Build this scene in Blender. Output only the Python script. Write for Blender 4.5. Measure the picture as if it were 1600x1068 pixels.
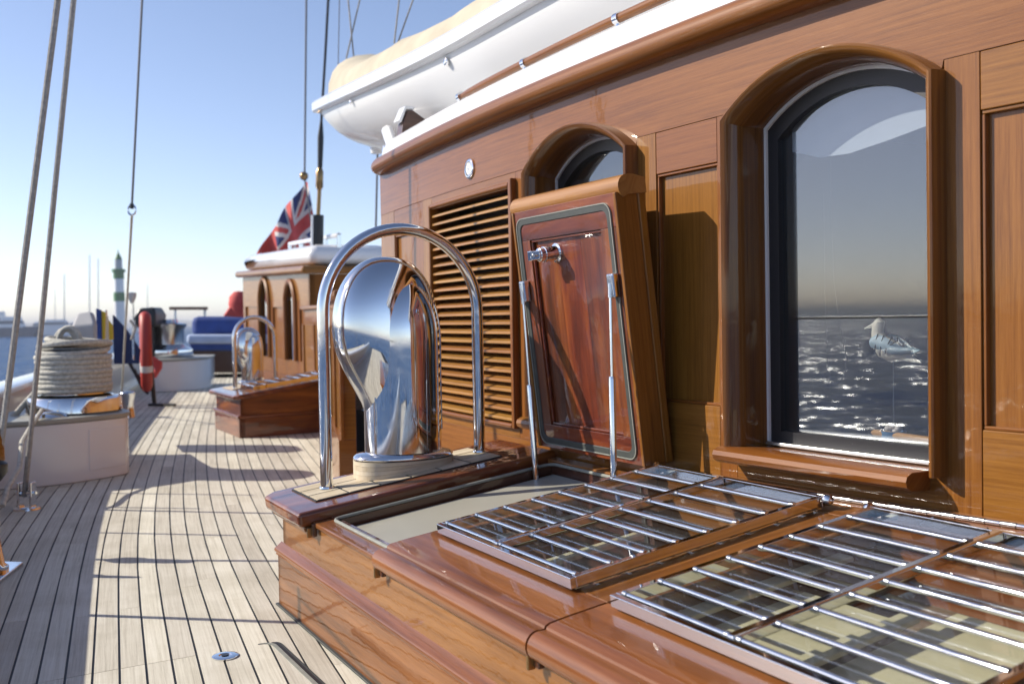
import bpy, math, random
from mathutils import Vector, Matrix
random.seed(7)
PI = math.pi
rad = math.radians
sc = bpy.context.scene
for o in list(bpy.data.objects): bpy.data.objects.remove(o)

# ------------------------------------------------------------------ camera
FPX, CH = 1556.0, 0.82
PITCH, ROLL = rad(-1.33), rad(1.0)
Fv = Vector((0, math.cos(PITCH), math.sin(PITCH)))
R0 = Vector((1, 0, 0)); U0 = R0.cross(Fv)
Rv = math.cos(ROLL)*R0 - math.sin(ROLL)*U0
Uv = math.cos(ROLL)*U0 + math.sin(ROLL)*R0
CAM = Vector((0, 0, CH))
cd = bpy.data.cameras.new('camera'); cam = bpy.data.objects.new('camera', cd)
sc.collection.objects.link(cam); sc.camera = cam
cam.matrix_world = Matrix(((Rv.x, Uv.x, -Fv.x, CAM.x), (Rv.y, Uv.y, -Fv.y, CAM.y), (Rv.z, Uv.z, -Fv.z, CAM.z), (0, 0, 0, 1)))
cd.sensor_width = 36; cd.lens = FPX/1600*36; cd.clip_start = .05; cd.clip_end = 20000
cd.dof.use_dof = True; cd.dof.focus_distance = 2.35; cd.dof.aperture_fstop = 4.6
cd.dof.aperture_blades = 9

# ------------------------------------------------------------------ light
SUN_EL = rad(32); SDIR = Vector((-.986, .165, 0)).normalized()      # horizontal direction towards the sun
tosun = SDIR*math.cos(SUN_EL) + Vector((0, 0, math.sin(SUN_EL)))
w = bpy.data.worlds.new('World'); sc.world = w; w.use_nodes = True
nt = w.node_tree; nt.nodes.clear()
sky = nt.nodes.new('ShaderNodeTexSky'); sky.sky_type = 'NISHITA'; sky.sun_disc = False
sky.sun_elevation = SUN_EL; sky.sun_rotation = math.atan2(SDIR.x, SDIR.y)
sky.air_density = 1.0; sky.dust_density = 4.0; sky.ozone_density = 1.0; sky.altitude = 3000
bg = nt.nodes.new('ShaderNodeBackground'); bg.inputs[1].default_value = .145
wo = nt.nodes.new('ShaderNodeOutputWorld')
wbal = nt.nodes.new('ShaderNodeMix'); wbal.data_type = 'RGBA'; wbal.blend_type = 'MULTIPLY'; wbal.inputs[0].default_value = 1
wbal.inputs[7].default_value = (1.09, 1.0, 1.0, 1)                   # daylight white balance
nt.links.new(sky.outputs[0], wbal.inputs[6]); nt.links.new(wbal.outputs[2], bg.inputs[0]); nt.links.new(bg.outputs[0], wo.inputs[0])
sl = bpy.data.lights.new('sun', 'SUN'); sl.energy = 5.0; sl.angle = rad(.53); sl.color = (1, .91, .77)
so = bpy.data.objects.new('sun', sl); sc.collection.objects.link(so)
so.rotation_euler = (-tosun).to_track_quat('-Z', 'Y').to_euler()
so.location = (-5, 2, 8)
sc.view_settings.view_transform = 'Standard'; sc.view_settings.look = 'None'
sc.view_settings.exposure = .38; sc.view_settings.gamma = 1; sc.view_settings.use_curve_mapping = False
sc.render.engine = 'CYCLES'
sc.cycles.max_bounces = 10; sc.cycles.glossy_bounces = 6; sc.cycles.transparent_max_bounces = 12
sc.cycles.caustics_reflective = False; sc.cycles.caustics_refractive = False
sc.cycles.sample_clamp_indirect = 25

# ------------------------------------------------------------------ frames
O0 = Vector((-.674, 2.877, 0)); UA = Vector((.485, -.875, 0)); WB = Vector((.875, .485, 0)); ZZ = Vector((0, 0, 1))
def S(a, b, z): return O0 + UA*a + WB*b + ZZ*z                     # ship frame: a aft (towards viewer), b inboard, z up
def wb(a): return .779 + .034*(a-.28)**2                            # deckhouse side curve
def Wl(a, z, off): return S(a, wb(a)-off, z)                        # off > 0 stands proud of the deckhouse side
TT = rad(7.5)
def T(a, b, h): return S(a, b-h*math.sin(TT), .33+b*math.tan(TT)+h*math.cos(TT))   # sloping hatch top
def P(px, py, Y):                                                   # a place Y metres ahead
    d = Fv + Rv*((px-800)/FPX) + Uv*((534-py)/FPX)
    return CAM + d*(Y/d.y)

# ------------------------------------------------------------------ materials
def newmat(name):
    m = bpy.data.materials.new(name); m.use_nodes = True
    return m, m.node_tree, m.node_tree.nodes['Principled BSDF']
def simple(name, col, rough=.5, metal=0, coat=0, spec=.5, var=.0, vscale=8, bump=0, bscale=60):
    m, t, b = newmat(name)
    b.inputs['Base Color'].default_value = (*col, 1); b.inputs['Roughness'].default_value = rough
    b.inputs['Metallic'].default_value = metal; b.inputs['Coat Weight'].default_value = coat
    b.inputs['Coat Roughness'].default_value = .04
    b.inputs['Specular IOR Level'].default_value = spec
    tc = t.nodes.new('ShaderNodeTexCoord')
    if var:
        n = t.nodes.new('ShaderNodeTexNoise'); n.inputs['Scale'].default_value = vscale; n.inputs['Detail'].default_value = 6
        t.links.new(tc.outputs['Object'], n.inputs['Vector'])
        r = t.nodes.new('ShaderNodeValToRGB')
        r.color_ramp.elements[0].position = .3; r.color_ramp.elements[1].position = .7
        r.color_ramp.elements[0].color = (*[c*(1-var) for c in col], 1)
        r.color_ramp.elements[1].color = (*[min(1, c*(1+var*.6)) for c in col], 1)
        t.links.new(n.outputs[0], r.inputs[0]); t.links.new(r.outputs[0], b.inputs['Base Color'])
    if bump:
        n2 = t.nodes.new('ShaderNodeTexNoise'); n2.inputs['Scale'].default_value = bscale; n2.inputs['Detail'].default_value = 5
        t.links.new(tc.outputs['Object'], n2.inputs['Vector'])
        bp = t.nodes.new('ShaderNodeBump'); bp.inputs['Strength'].default_value = bump; bp.inputs['Distance'].default_value = .01
        t.links.new(n2.outputs[0], bp.inputs['Height']); t.links.new(bp.outputs[0], b.inputs['Normal'])
    return m
def wood(name, dark, mid, light, coat=1, rough=.45, gx=2.2, gy=70, tone=.3, fine=.5, broad=.5, crough=.035, bump=.15, ripple=.05, spec=.3):
    m, t, b = newmat(name); N = t.nodes.new; L = t.links.new
    uv = N('ShaderNodeUVMap'); uv.uv_map = 'UVMap'
    oi = N('ShaderNodeObjectInfo')
    def noise(sx, sy, detail=5, dist=0, rg=.6):
        mp = N('ShaderNodeMapping'); mp.inputs['Scale'].default_value = (sx, sy, 1)
        L(uv.outputs[0], mp.inputs[0])
        n = N('ShaderNodeTexNoise'); n.inputs['Scale'].default_value = 1; n.inputs['Detail'].default_value = detail
        n.inputs['Distortion'].default_value = dist; n.inputs['Roughness'].default_value = rg
        L(mp.outputs[0], n.inputs['Vector']); return n.outputs[0]
    n1 = noise(gx, gy, 5, .3)                      # growth figure
    n2 = noise(gx*7, gy*6, 3, 0, .7)               # pores
    n3 = noise(.9, 7, 3, .6)                       # broad tone
    def math_(op, a_, b_):
        k = N('ShaderNodeMath'); k.operation = op
        for i, v in enumerate((a_, b_)):
            if isinstance(v, float) or isinstance(v, int): k.inputs[i].default_value = v
            else: L(v, k.inputs[i])
        return k.outputs[0]
    s = math_('ADD', math_('MULTIPLY', n1, 1-fine*.5), math_('MULTIPLY', n2, fine*.5))
    s = math_('ADD', s, math_('MULTIPLY', math_('SUBTRACT', n3, .5), broad))
    r = N('ShaderNodeValToRGB'); e = r.color_ramp.elements
    e[0].position = .3; e[0].color = (*dark, 1); e[1].position = .68; e[1].color = (*light, 1)
    k = e.new(.48); k.color = (*mid, 1)
    L(s, r.inputs[0])
    hv = N('ShaderNodeHueSaturation')
    L(math_('ADD', math_('MULTIPLY', oi.outputs['Random'], tone), 1-tone*.5), hv.inputs['Value'])
    L(math_('ADD', math_('MULTIPLY', oi.outputs['Random'], .016), .492), hv.inputs['Hue'])
    L(r.outputs[0], hv.inputs['Color']); L(hv.outputs[0], b.inputs['Base Color'])
    b.inputs['Roughness'].default_value = rough
    b.inputs['Coat Weight'].default_value = coat; b.inputs['Coat Roughness'].default_value = crough
    b.inputs['Coat IOR'].default_value = 1.5; b.inputs['Specular IOR Level'].default_value = spec
    bp = N('ShaderNodeBump'); bp.inputs['Strength'].default_value = bump; bp.inputs['Distance'].default_value = .002
    L(n2, bp.inputs['Height']); L(bp.outputs[0], b.inputs['Normal'])
    if not coat:                                                    # weathering across the boards
        tc = N('ShaderNodeTexCoord'); n5 = N('ShaderNodeTexNoise'); n5.inputs['Scale'].default_value = 2.6; n5.inputs['Detail'].default_value = 7; n5.inputs['Roughness'].default_value = .65
        L(tc.outputs['Object'], n5.inputs['Vector'])
        rr = N('ShaderNodeValToRGB'); rr.color_ramp.elements[0].position = .36; rr.color_ramp.elements[0].color = (.86, .85, .83, 1)
        rr.color_ramp.elements[1].position = .56; rr.color_ramp.elements[1].color = (1, 1, 1, 1)
        L(n5.outputs[0], rr.inputs[0]); mm_ = N('ShaderNodeMix'); mm_.data_type = 'RGBA'; mm_.blend_type = 'MULTIPLY'; mm_.inputs[0].default_value = 1
        L(hv.outputs[0], mm_.inputs[6]); L(rr.outputs[0], mm_.inputs[7]); L(mm_.outputs[2], b.inputs['Base Color'])
    if coat:
        tc = N('ShaderNodeTexCoord'); n4 = N('ShaderNodeTexNoise'); n4.inputs['Scale'].default_value = 9; n4.inputs['Detail'].default_value = 3
        L(tc.outputs['Object'], n4.inputs['Vector'])
        b2 = N('ShaderNodeBump'); b2.inputs['Strength'].default_value = ripple; b2.inputs['Distance'].default_value = .02
        L(n4.outputs[0], b2.inputs['Height']); L(b2.outputs[0], b.inputs['Coat Normal'])
    return m
M = {}
M['teak'] = wood('varnished_teak', (.110, .036, .005), (.205, .075, .011), (.280, .114, .021), gx=2.6, gy=120, tone=.20, coat=.6, spec=.15, fine=.8, broad=.25)
M['lining'] = wood('lining_teak', (.075, .024, .005), (.145, .048, .009), (.21, .078, .017), gx=1.3, gy=70, tone=.1, coat=.9, spec=.15, fine=.6)
M['slat'] = wood('slat_teak', (.23, .095, .018), (.32, .145, .032), (.39, .19, .050), gx=1.6, gy=55, tone=.15, coat=.5, rough=.5)
M['hatchwood'] = wood('hatch_teak', (.095, .030, .006), (.195, .068, .014), (.29, .112, .028), gx=1.1, gy=24, tone=.15, fine=.45, coat=.8, spec=.15)
M['mahog'] = wood('mahogany', (.045, .008, .003), (.135, .026, .005), (.26, .072, .012), gx=2.2, gy=17, tone=.2, fine=.25, crough=.02, ripple=.1)
M['darkwood'] = wood('dark_mahogany', (.03, .009, .004), (.07, .022, .010), (.12, .045, .02), gx=2, gy=40)
M['deck'] = wood('bleached_teak', (.46, .43, .355), (.61, .58, .49), (.71, .685, .60), coat=0, rough=.75, gx=3, gy=150, tone=.22, fine=.6, bump=.5)
M['block'] = wood('laminated_teak', (.36, .28, .18), (.55, .47, .34), (.66, .59, .46), coat=0, rough=.6, gx=.6, gy=45, tone=.1)
M['chrome'] = simple('polished_steel', (.78, .79, .80), .035, 1)
def smudge(m, r0, r1, sc_):
    t = m.node_tree; b = t.nodes['Principled BSDF']; tc = t.nodes.new('ShaderNodeTexCoord')
    n = t.nodes.new('ShaderNodeTexNoise'); n.inputs['Scale'].default_value = sc_; n.inputs['Detail'].default_value = 8; n.inputs['Distortion'].default_value = .8
    t.links.new(tc.outputs['Object'], n.inputs['Vector'])
    q = t.nodes.new('ShaderNodeMapRange'); q.inputs[1].default_value = .42; q.inputs[2].default_value = .75; q.inputs[3].default_value = r0; q.inputs[4].default_value = r1
    t.links.new(n.outputs[0], q.inputs[0]); t.links.new(q.outputs[0], b.inputs['Roughness'])
smudge(M['chrome'], .025, .17, 14)
M['steel'] = simple('brushed_steel', (.6, .61, .62), .22, 1, var=.1)
M['caulk'] = simple('black_caulk', (.018, .019, .022), .6)
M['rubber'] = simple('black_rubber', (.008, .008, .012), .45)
M['gasket'] = simple('grey_gasket', (.045, .052, .05), .55, var=.2, vscale=30)
M['gasketw'] = simple('pale_seal', (.26, .27, .24), .5, var=.15, vscale=40)
M['white'] = simple('white_paint', (.78, .79, .80), .25, coat=.6, var=.04, vscale=2)
M['whitehull'] = simple('white_hull_gloss', (.66, .67, .68), .42, coat=.25, var=.03, vscale=1.5)
M['greypaint'] = simple('cream_grey_paint', (.34, .335, .29), .4, var=.06, vscale=6)
M['cream'] = simple('cream_paint', (.58, .53, .36), .5, var=.12, vscale=12)
M['canvas'] = simple('beige_canvas', (.50, .45, .35), .9, var=.15, vscale=5, bump=1, bscale=5)
M['greycanvas'] = simple('grey_canvas', (.42, .42, .43), .9, var=.15, vscale=4, bump=.4, bscale=8)
M['rope'] = simple('pale_rope', (.62, .60, .53), .85, var=.25, vscale=60, bump=.8, bscale=260)
M['ropegrey'] = simple('grey_rope', (.44, .42, .39), .85, var=.25, vscale=70, bump=.8, bscale=300)
M['wire'] = simple('steel_wire', (.16, .16, .17), .45, .6)
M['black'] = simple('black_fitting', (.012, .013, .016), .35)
M['bronze'] = simple('bronze_fitting', (.32, .20, .09), .3, .9)
M['navy'] = simple('navy_canvas', (.010, .022, .085), .85, var=.2, vscale=5, bump=.3, bscale=9)
M['blue'] = simple('blue_cushion', (.022, .055, .22), .8, var=.15, vscale=6, bump=.3, bscale=7)
M['red'] = simple('red_lifebuoy', (.42, .035, .025), .5, var=.15)
M['redcloth'] = simple('red_cloth', (.58, .085, .08), .8, var=.15)
M['flagw'] = simple('flag_white', (.66, .62, .60), .8)
M['flagb'] = simple('flag_blue', (.035, .055, .17), .8)
M['yellow'] = simple('yellow_cloth', (.65, .45, .03), .7)
M['green'] = simple('green_paint', (.015, .17, .045), .5)
M['hullb'] = simple('dark_blue_hull', (.05, .08, .14), .3)
M['hullg'] = simple('grey_hull', (.45, .47, .5), .4)
M['gull'] = simple('gull_white', (.66, .62, .50), .5, var=.1, vscale=40)
M['gullw'] = simple('gull_wing_blue', (.30, .42, .48), .55, var=.15, vscale=60)
M['pot'] = simple('blue_pot', (.10, .22, .38), .5, var=.15, vscale=50)
M['shell'] = simple('shell_white', (.65, .62, .58), .5, var=.2, vscale=90)
M['dowel'] = simple('pale_dowel', (.50, .27, .09), .45, var=.1)
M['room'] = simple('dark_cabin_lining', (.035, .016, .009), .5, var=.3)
M['blind'] = simple('grey_blind', (.42, .47, .52), .8, var=.08, vscale=7)
M['sole'] = simple('cabin_sole', (.16, .10, .055), .5, var=.3, vscale=9)

def sea_mat():
    m, t, b = newmat('sea_water'); N = t.nodes.new; L = t.links.new
    b.inputs['Base Color'].default_value = (.006, .035, .10, 1); b.inputs['Roughness'].default_value = .06
    b.inputs['IOR'].default_value = 1.33
    tc = N('ShaderNodeTexCoord'); acc = None
    for s_, k, det in ((.22, .5, 2), (.8, 1.2, 2), (2.4, 1.3, 2)):           # swell, chop, ripples: each tips the facets
        mp = N('ShaderNodeMapping'); mp.inputs['Scale'].default_value = (s_, s_*.55, s_); mp.inputs['Rotation'].default_value = (0, 0, .35)
        n = N('ShaderNodeTexNoise'); n.inputs['Detail'].default_value = det; n.inputs['Scale'].default_value = 1
        L(tc.outputs['Object'], mp.inputs[0]); L(mp.outputs[0], n.inputs['Vector'])
        v = N('ShaderNodeVectorMath'); v.operation = 'MULTIPLY_ADD'
        v.inputs[1].default_value = (k, k, 0); v.inputs[2].default_value = (-.5*k, -.5*k, 0)
        L(n.outputs['Color'], v.inputs[0])
        if acc is None: acc = v.outputs[0]
        else:
            a_ = N('ShaderNodeVectorMath'); a_.operation = 'ADD'; L(acc, a_.inputs[0]); L(v.outputs[0], a_.inputs[1]); acc = a_.outputs[0]
    a_ = N('ShaderNodeVectorMath'); a_.operation = 'ADD'; L(acc, a_.inputs[0]); a_.inputs[1].default_value = (0, 0, 1)
    nn = N('ShaderNodeVectorMath'); nn.operation = 'NORMALIZE'; L(a_.outputs[0], nn.inputs[0])
    t.nodes.remove(b)
    df = N('ShaderNodeBsdfDiffuse'); df.inputs[0].default_value = (.012, .062, .175, 1)
    gl = N('ShaderNodeBsdfGlossy'); gl.inputs['Roughness'].default_value = .14; L(nn.outputs[0], gl.inputs['Normal'])
    mx = N('ShaderNodeMixShader'); mx.inputs[0].default_value = .24
    L(df.outputs[0], mx.inputs[1]); L(gl.outputs[0], mx.inputs[2]); L(mx.outputs[0], t.nodes['Material Output'].inputs[0])
    return m
M['sea'] = sea_mat()
def glass_mat(name, ior, tint, rough=0.0, dust=0.0, film=.012):
    m = bpy.data.materials.new(name); m.use_nodes = True; t = m.node_tree; t.nodes.clear(); N = t.nodes.new; L = t.links.new
    o = N('ShaderNodeOutputMaterial'); mx = N('ShaderNodeMixShader'); 
    ge = N('ShaderNodeNewGeometry'); dt = N('ShaderNodeVectorMath'); dt.operation = 'DOT_PRODUCT'
    L(ge.outputs['Normal'], dt.inputs[0]); L(ge.outputs['Incoming'], dt.inputs[1])
    def mth(op, a_, b_=None):
        k_ = N('ShaderNodeMath'); k_.operation = op
        for i_, v_ in enumerate((a_, b_)):
            if v_ is None: continue
            if isinstance(v_, (int, float)): k_.inputs[i_].default_value = v_
            else: L(v_, k_.inputs[i_])
        return k_.outputs[0]
    ab = mth('ABSOLUTE', dt.outputs['Value'])
    fr = mth('ADD', mth('MULTIPLY', mth('POWER', mth('SUBTRACT', 1, ab), 5), 1-ior), ior)
    tr = N('ShaderNodeBsdfTransparent'); tr.inputs[0].default_value = (*tint, 1)
    gl = N('ShaderNodeBsdfGlossy'); gl.inputs['Roughness'].default_value = rough; gl.inputs[0].default_value = (.86, .92, .97, 1)
    L(fr, mx.inputs[0]); L(tr.outputs[0], mx.inputs[1]); L(gl.outputs[0], mx.inputs[2])
    last = mx.outputs[0]
    if dust:                                                        # dried spray on the pane
        tc = N('ShaderNodeTexCoord'); v = N('ShaderNodeTexVoronoi'); v.inputs['Scale'].default_value = 95
        L(tc.outputs['Object'], v.inputs['Vector'])
        nz = N('ShaderNodeTexNoise'); nz.inputs['Scale'].default_value = 5; L(tc.outputs['Object'], nz.inputs['Vector'])
        rr = N('ShaderNodeValToRGB'); rr.color_ramp.elements[0].position = .06; rr.color_ramp.elements[0].color = (1, 1, 1, 1)
        rr.color_ramp.elements[1].position = .13; rr.color_ramp.elements[1].color = (0, 0, 0, 1)
        L(v.outputs['Distance'], rr.inputs[0])
        a_ = N('ShaderNodeMath'); a_.operation = 'MULTIPLY'; L(rr.outputs[0], a_.inputs[0]); L(nz.outputs[0], a_.inputs[1])
        b_ = N('ShaderNodeMath'); b_.operation = 'MULTIPLY'; b_.inputs[1].default_value = dust; L(a_.outputs[0], b_.inputs[0])
        c_ = N('ShaderNodeMath'); c_.operation = 'ADD'; c_.inputs[1].default_value = film; L(b_.outputs[0], c_.inputs[0])
        df = N('ShaderNodeBsdfDiffuse'); df.inputs[0].default_value = (.6, .6, .6, 1)
        m2 = N('ShaderNodeMixShader'); L(c_.outputs[0], m2.inputs[0]); L(last, m2.inputs[1]); L(df.outputs[0], m2.inputs[2]); last = m2.outputs[0]
    L(last, o.inputs[0]); return m
M['pane'] = glass_mat('window_glass', .17, (.72, .74, .76), 0, .35)
M['skyglass'] = glass_mat('skylight_glass', .06, (.85, .88, .86), .02, .5, .03)

# ------------------------------------------------------------------ building helpers
COL = sc.collection
def link(o): COL.objects.link(o); return o
def tag(o, label=None, cat=None, group=None, kind=None):
    if label: o['label'] = label
    if cat: o['category'] = cat
    if group: o['group'] = group
    if kind: o['kind'] = kind
    return o
def root(name, loc, label, cat, group=None):
    o = bpy.data.objects.new(name, None); o.empty_display_size = .1; link(o); o.location = loc
    return tag(o, label, cat, group)
def wpos(p):
    v = Vector((0, 0, 0))
    while p is not None: v += p.location; p = p.parent
    return v
def mk(name, verts, faces, mat, parent=None, uv=None, smooth=False, bevel=0, kind=None, mats=None, midx=None, org=None):
    if org is None: org = wpos(parent)
    loc = Vector((0, 0, 0))
    me = bpy.data.meshes.new(name)
    me.from_pydata([tuple(Vector(v)-org) for v in verts], [], faces)
    me.update()
    if uv is not None:
        l = me.uv_layers.new(name='UVMap')
        ox, oy = random.random()*40, random.random()*40
        for lp in me.loops:
            q = uv[lp.vertex_index]; l.data[lp.index].uv = (q[0]+ox, q[1]+oy)
    for mm in (mats or [mat]): me.materials.append(mm if not isinstance(mm, str) else M[mm])
    if midx:
        for p_, i in zip(me.polygons, midx): p_.material_index = i
    if smooth:
        for p_ in me.polygons: p_.use_smooth = True
    o = bpy.data.objects.new(name, me); link(o)
    import bmesh
    bm = bmesh.new(); bm.from_mesh(me); bmesh.ops.recalc_face_normals(bm, faces=bm.faces); bm.to_mesh(me); bm.free()
    if parent is not None: o.parent = parent
    if smooth == 'auto':
        me.shade_smooth()
        me.set_sharp_from_angle(angle=rad(38))
    if bevel:
        md = o.modifiers.new('bevel', 'BEVEL'); md.width = bevel; md.segments = 2; md.limit_method = 'ANGLE'; md.angle_limit = rad(40)
        if smooth != 'auto':
            for p_ in me.polygons: p_.use_smooth = True
            me.set_sharp_from_angle(angle=rad(30)) if hasattr(me, 'set_sharp_from_angle') else None
        md.harden_normals = True
    if kind: o['kind'] = kind
    return o
def fv(x, s): return x(s) if callable(x) else x
def bx(name, mat, parent, s0, s1, t0, t1, d0, d1, f, grain='s', ns=1, bevel=.0015, **k):
    """box in the parameter space of f(s,t,d); t0,t1,d0,d1 may be functions of s"""
    V, Q, UVs = [], [], []
    for i in range(ns+1):
        s = s0+(s1-s0)*i/ns
        for (t, d) in ((fv(t0, s), fv(d0, s)), (fv(t1, s), fv(d0, s)), (fv(t1, s), fv(d1, s)), (fv(t0, s), fv(d1, s))):
            V.append(f(s, t, d))
            UVs.append((s, t+d) if grain == 's' else ((t, s+d) if grain == 't' else (d, s+t)))
    for i in range(ns):
        for j in range(4):
            a_, b_ = i*4+j, i*4+(j+1) % 4
            Q.append((a_, b_, b_+4, a_+4))
    Q.append((0, 1, 2, 3)); n = ns*4; Q.append((n+3, n+2, n+1, n))
    return mk(name, V, Q, mat, parent, UVs, bevel=bevel, **k)
def ngon_prism(name, mat, parent, pts, h0, h1, f, bevel=.0015, grain=0, **k):
    n = len(pts); V = [f(p[0], p[1], h0) for p in pts]+[f(p[0], p[1], h1) for p in pts]
    UVs = [((p[0], p[1]+h) if grain == 0 else (p[1], p[0]+h)) for h in (h0, h1) for p in pts]
    Q = [tuple(range(n))[::-1], tuple(range(n, 2*n))]+[(i, (i+1) % n, n+(i+1) % n, n+i) for i in range(n)]
    return mk(name, V, Q, mat, parent, UVs, bevel=bevel, **k)
def sweep(name, mat, parent, pts, prof, side, ups=None, closed=False, smooth='auto', bevel=0, **k):
    """profile (x along side, y along up) swept along pts; side is a list of vectors or a vector"""
    V, Q, UVs = [], [], []; n = len(prof); L = 0
    per = [0]
    for j in range(1, n): per.append(per[-1]+math.dist(prof[j], prof[j-1]))
    for i, p in enumerate(pts):
        if i: L += (Vector(p)-Vector(pts[i-1])).length
        sd = side[i] if isinstance(side, list) else side
        up = (ups[i] if isinstance(ups, list) else ups) or ZZ
        for j, (x, y) in enumerate(prof): V.append(Vector(p)+sd*x+up*y); UVs.append((L, per[j]))
    m = len(pts)
    for i in range(m if closed else m-1):
        for j in range(n):
            a_, b_ = i*n+j, i*n+(j+1) % n; c_ = ((i+1) % m)*n
            Q.append((a_, b_, c_+(j+1) % n, c_+j))
    if not closed: Q.append(tuple(range(n))[::-1]); Q.append(tuple((m-1)*n+j for j in range(n)))
    return mk(name, V, Q, mat, parent, UVs, smooth=smooth, bevel=bevel, **k)
def tube(name, mat, parent, pts, r, seg=10, closed=False, **k):
    pts = [Vector(p) for p in pts]; m = len(pts); V, Q, UVs = [], [], []; L = 0
    nrm = None
    for i, p in enumerate(pts):
        t = (pts[(i+1) % m]-pts[i-1]) if closed else (pts[min(i+1, m-1)]-pts[max(i-1, 0)])
        t.normalize()
        if nrm is None: nrm = t.cross(ZZ if abs(t.z) < .9 else Vector((1, 0, 0))).normalized()
        nrm = (nrm-t*nrm.dot(t)).normalized(); bn = t.cross(nrm)
        rr = r[i] if isinstance(r, (list, tuple)) else r
        if i: L += (p-pts[i-1]).length
        for j in range(seg):
            an = 2*PI*j/seg
            V.append(p+(nrm*math.cos(an)+bn*math.sin(an))*rr); UVs.append((L, rr*an))
    for i in range(m if closed else m-1):
        for j in range(seg):
            c_ = ((i+1) % m)*seg
            Q.append((i*seg+j, i*seg+(j+1) % seg, c_+(j+1) % seg, c_+j))
    if not closed: Q.append(tuple(range(seg))[::-1]); Q.append(tuple((m-1)*seg+j for j in range(seg)))
    return mk(name, V, Q, mat, parent, UVs, smooth=k.pop('smooth', 'auto'), **k)
def lathe(name, mat, parent, c, prof, seg=32, ax=None, ay=None, az=None, **k):
    """prof = [(r, h)], axes ax, ay (may be scaled) and az"""
    ax = ax or Vector((1, 0, 0)); ay = ay or Vector((0, 1, 0)); az = az or ZZ
    V, Q, UVs = [], [], []; L = 0
    for i, (r, h) in enumerate(prof):
        if i: L += math.dist(prof[i], prof[i-1])
        for j in range(seg):
            an = 2*PI*j/seg
            V.append(Vector(c)+ax*(r*math.cos(an))+ay*(r*math.sin(an))+az*h); UVs.append((an*.1, L))
    for i in range(len(prof)-1):
        for j in range(seg): Q.append((i*seg+j, i*seg+(j+1) % seg, (i+1)*seg+(j+1) % seg, (i+1)*seg+j))
    Q.append(tuple(range(seg))[::-1]); Q.append(tuple((len(prof)-1)*seg+j for j in range(seg)))
    return mk(name, V, Q, mat, parent, UVs, smooth='auto', **k)
def arc(cx, cy, r, a0, a1, n, ry=None):
    ry = r if ry is None else ry
    return [(cx+r*math.cos(rad(a0+(a1-a0)*i/n)), cy+ry*math.sin(rad(a0+(a1-a0)*i/n))) for i in range(n+1)]
def lerp(a_, b_, t): return a_+(b_-a_)*t

# ================================================================== SETTING
# sea: one sheet to the horizon
V = [(-9000, -9000, -1.35), (9000, -9000, -1.35), (9000, 9000, -1.35), (-9000, 9000, -1.35)]
mk('sea', V, [(0, 1, 2, 3)], 'sea', kind='structure')

# ---------------- deck: planks laid along the sheer
def X0(y):
    if y < 3: g = -.27*y+.325*math.exp(0)-.13*(y-3)
    else: g = -.27*y+.325*math.exp(-(y-3)/2.5)
    return g
KX = -1.059-X0(2.311); PW = .0640
def DX(i, y): return X0(y)+KX+PW*i
deck = bpy.data.objects.new('deck', None); link(deck); tag(deck, kind='structure')
dv, df = [], []
ys = [-4+.5*i for i in range(53)]
for i, y in enumerate(ys): dv += [(DX(-27, y), y, -.003), (DX(30, y), y, -.003), (DX(30, y), y, -.12), (DX(-27, y), y, -.12)]
for i in range(len(ys)-1):
    for j in range(4): df.append((i*4+j, i*4+(j+1) % 4, i*4+4+(j+1) % 4, i*4+4+j))
mk('caulking', dv, df, 'caulk', deck)
def cut_y(i):                                                      # y where seam i meets the flush hatch edge (a = .312)
    y = 2.3
    for _ in range(20):
        x = DX(i, y); a_ = (x-O0.x)*.485-(y-O0.y)*.875
        y += (a_-.312)*.7
    return y
def plank(i, yl0, yr0, yl1, yr1, g=.0031):
    n = max(1, int((yl1-yl0)/.45)); V, Q, UVs = [], [], []
    for k in range(n+1):
        t = k/n; yl = lerp(yl0, yl1, t); yr = lerp(yr0, yr1, t)
        xl, xr = DX(i, yl)+g, DX(i+1, yr)-g
        for (x, y, z) in ((xl, yl, -.002), (xl, yl, 0), (xr, yr, 0), (xr, yr, -.002)):
            V.append((x, y, z)); UVs.append((y, x-X0(y)+z))
    for k in range(n):
        for j in range(3): Q.append((k*4+j, k*4+j+1, k*4+5+j, k*4+4+j))
    Q.append((0, 1, 2, 3)); Q.append((n*4+3, n*4+2, n*4+1, n*4))
    return mk('plank', V, Q, 'deck', deck, UVs)
rj = random.Random(11)
for i in range(-26, 23):
    cl, cr = cut_y(i), cut_y(i+1)
    inh = -9 <= i <= 4                                             # strips crossed by the flush hatch
    y = -3.5
    stops = []
    yy = -3.5+rj.random()*3
    while yy < 21:
        stops.append(yy); yy += 3.2+rj.random()*2.2
    if i > 12: stops = [s_ for s_ in stops if s_ < 9]
    cur = (-3.8, -3.8)
    for s_ in stops+([21] if i <= 12 else [9.5]):
        e = (s_, s_+PW*.3)
        if inh and cur[0] < cl-.05 and e[0] > cl+.05:
            plank(i, cur[0], cur[1], cl-.0012, cr-.0012); cur = (cl+.0012, cr+.0012)
        if e[0]-cur[0] > .3:
            plank(i, cur[0], cur[1], e[0]-.0008, e[1]-.0008); cur = (e[0]+.0008, e[1]+.0008)
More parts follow.
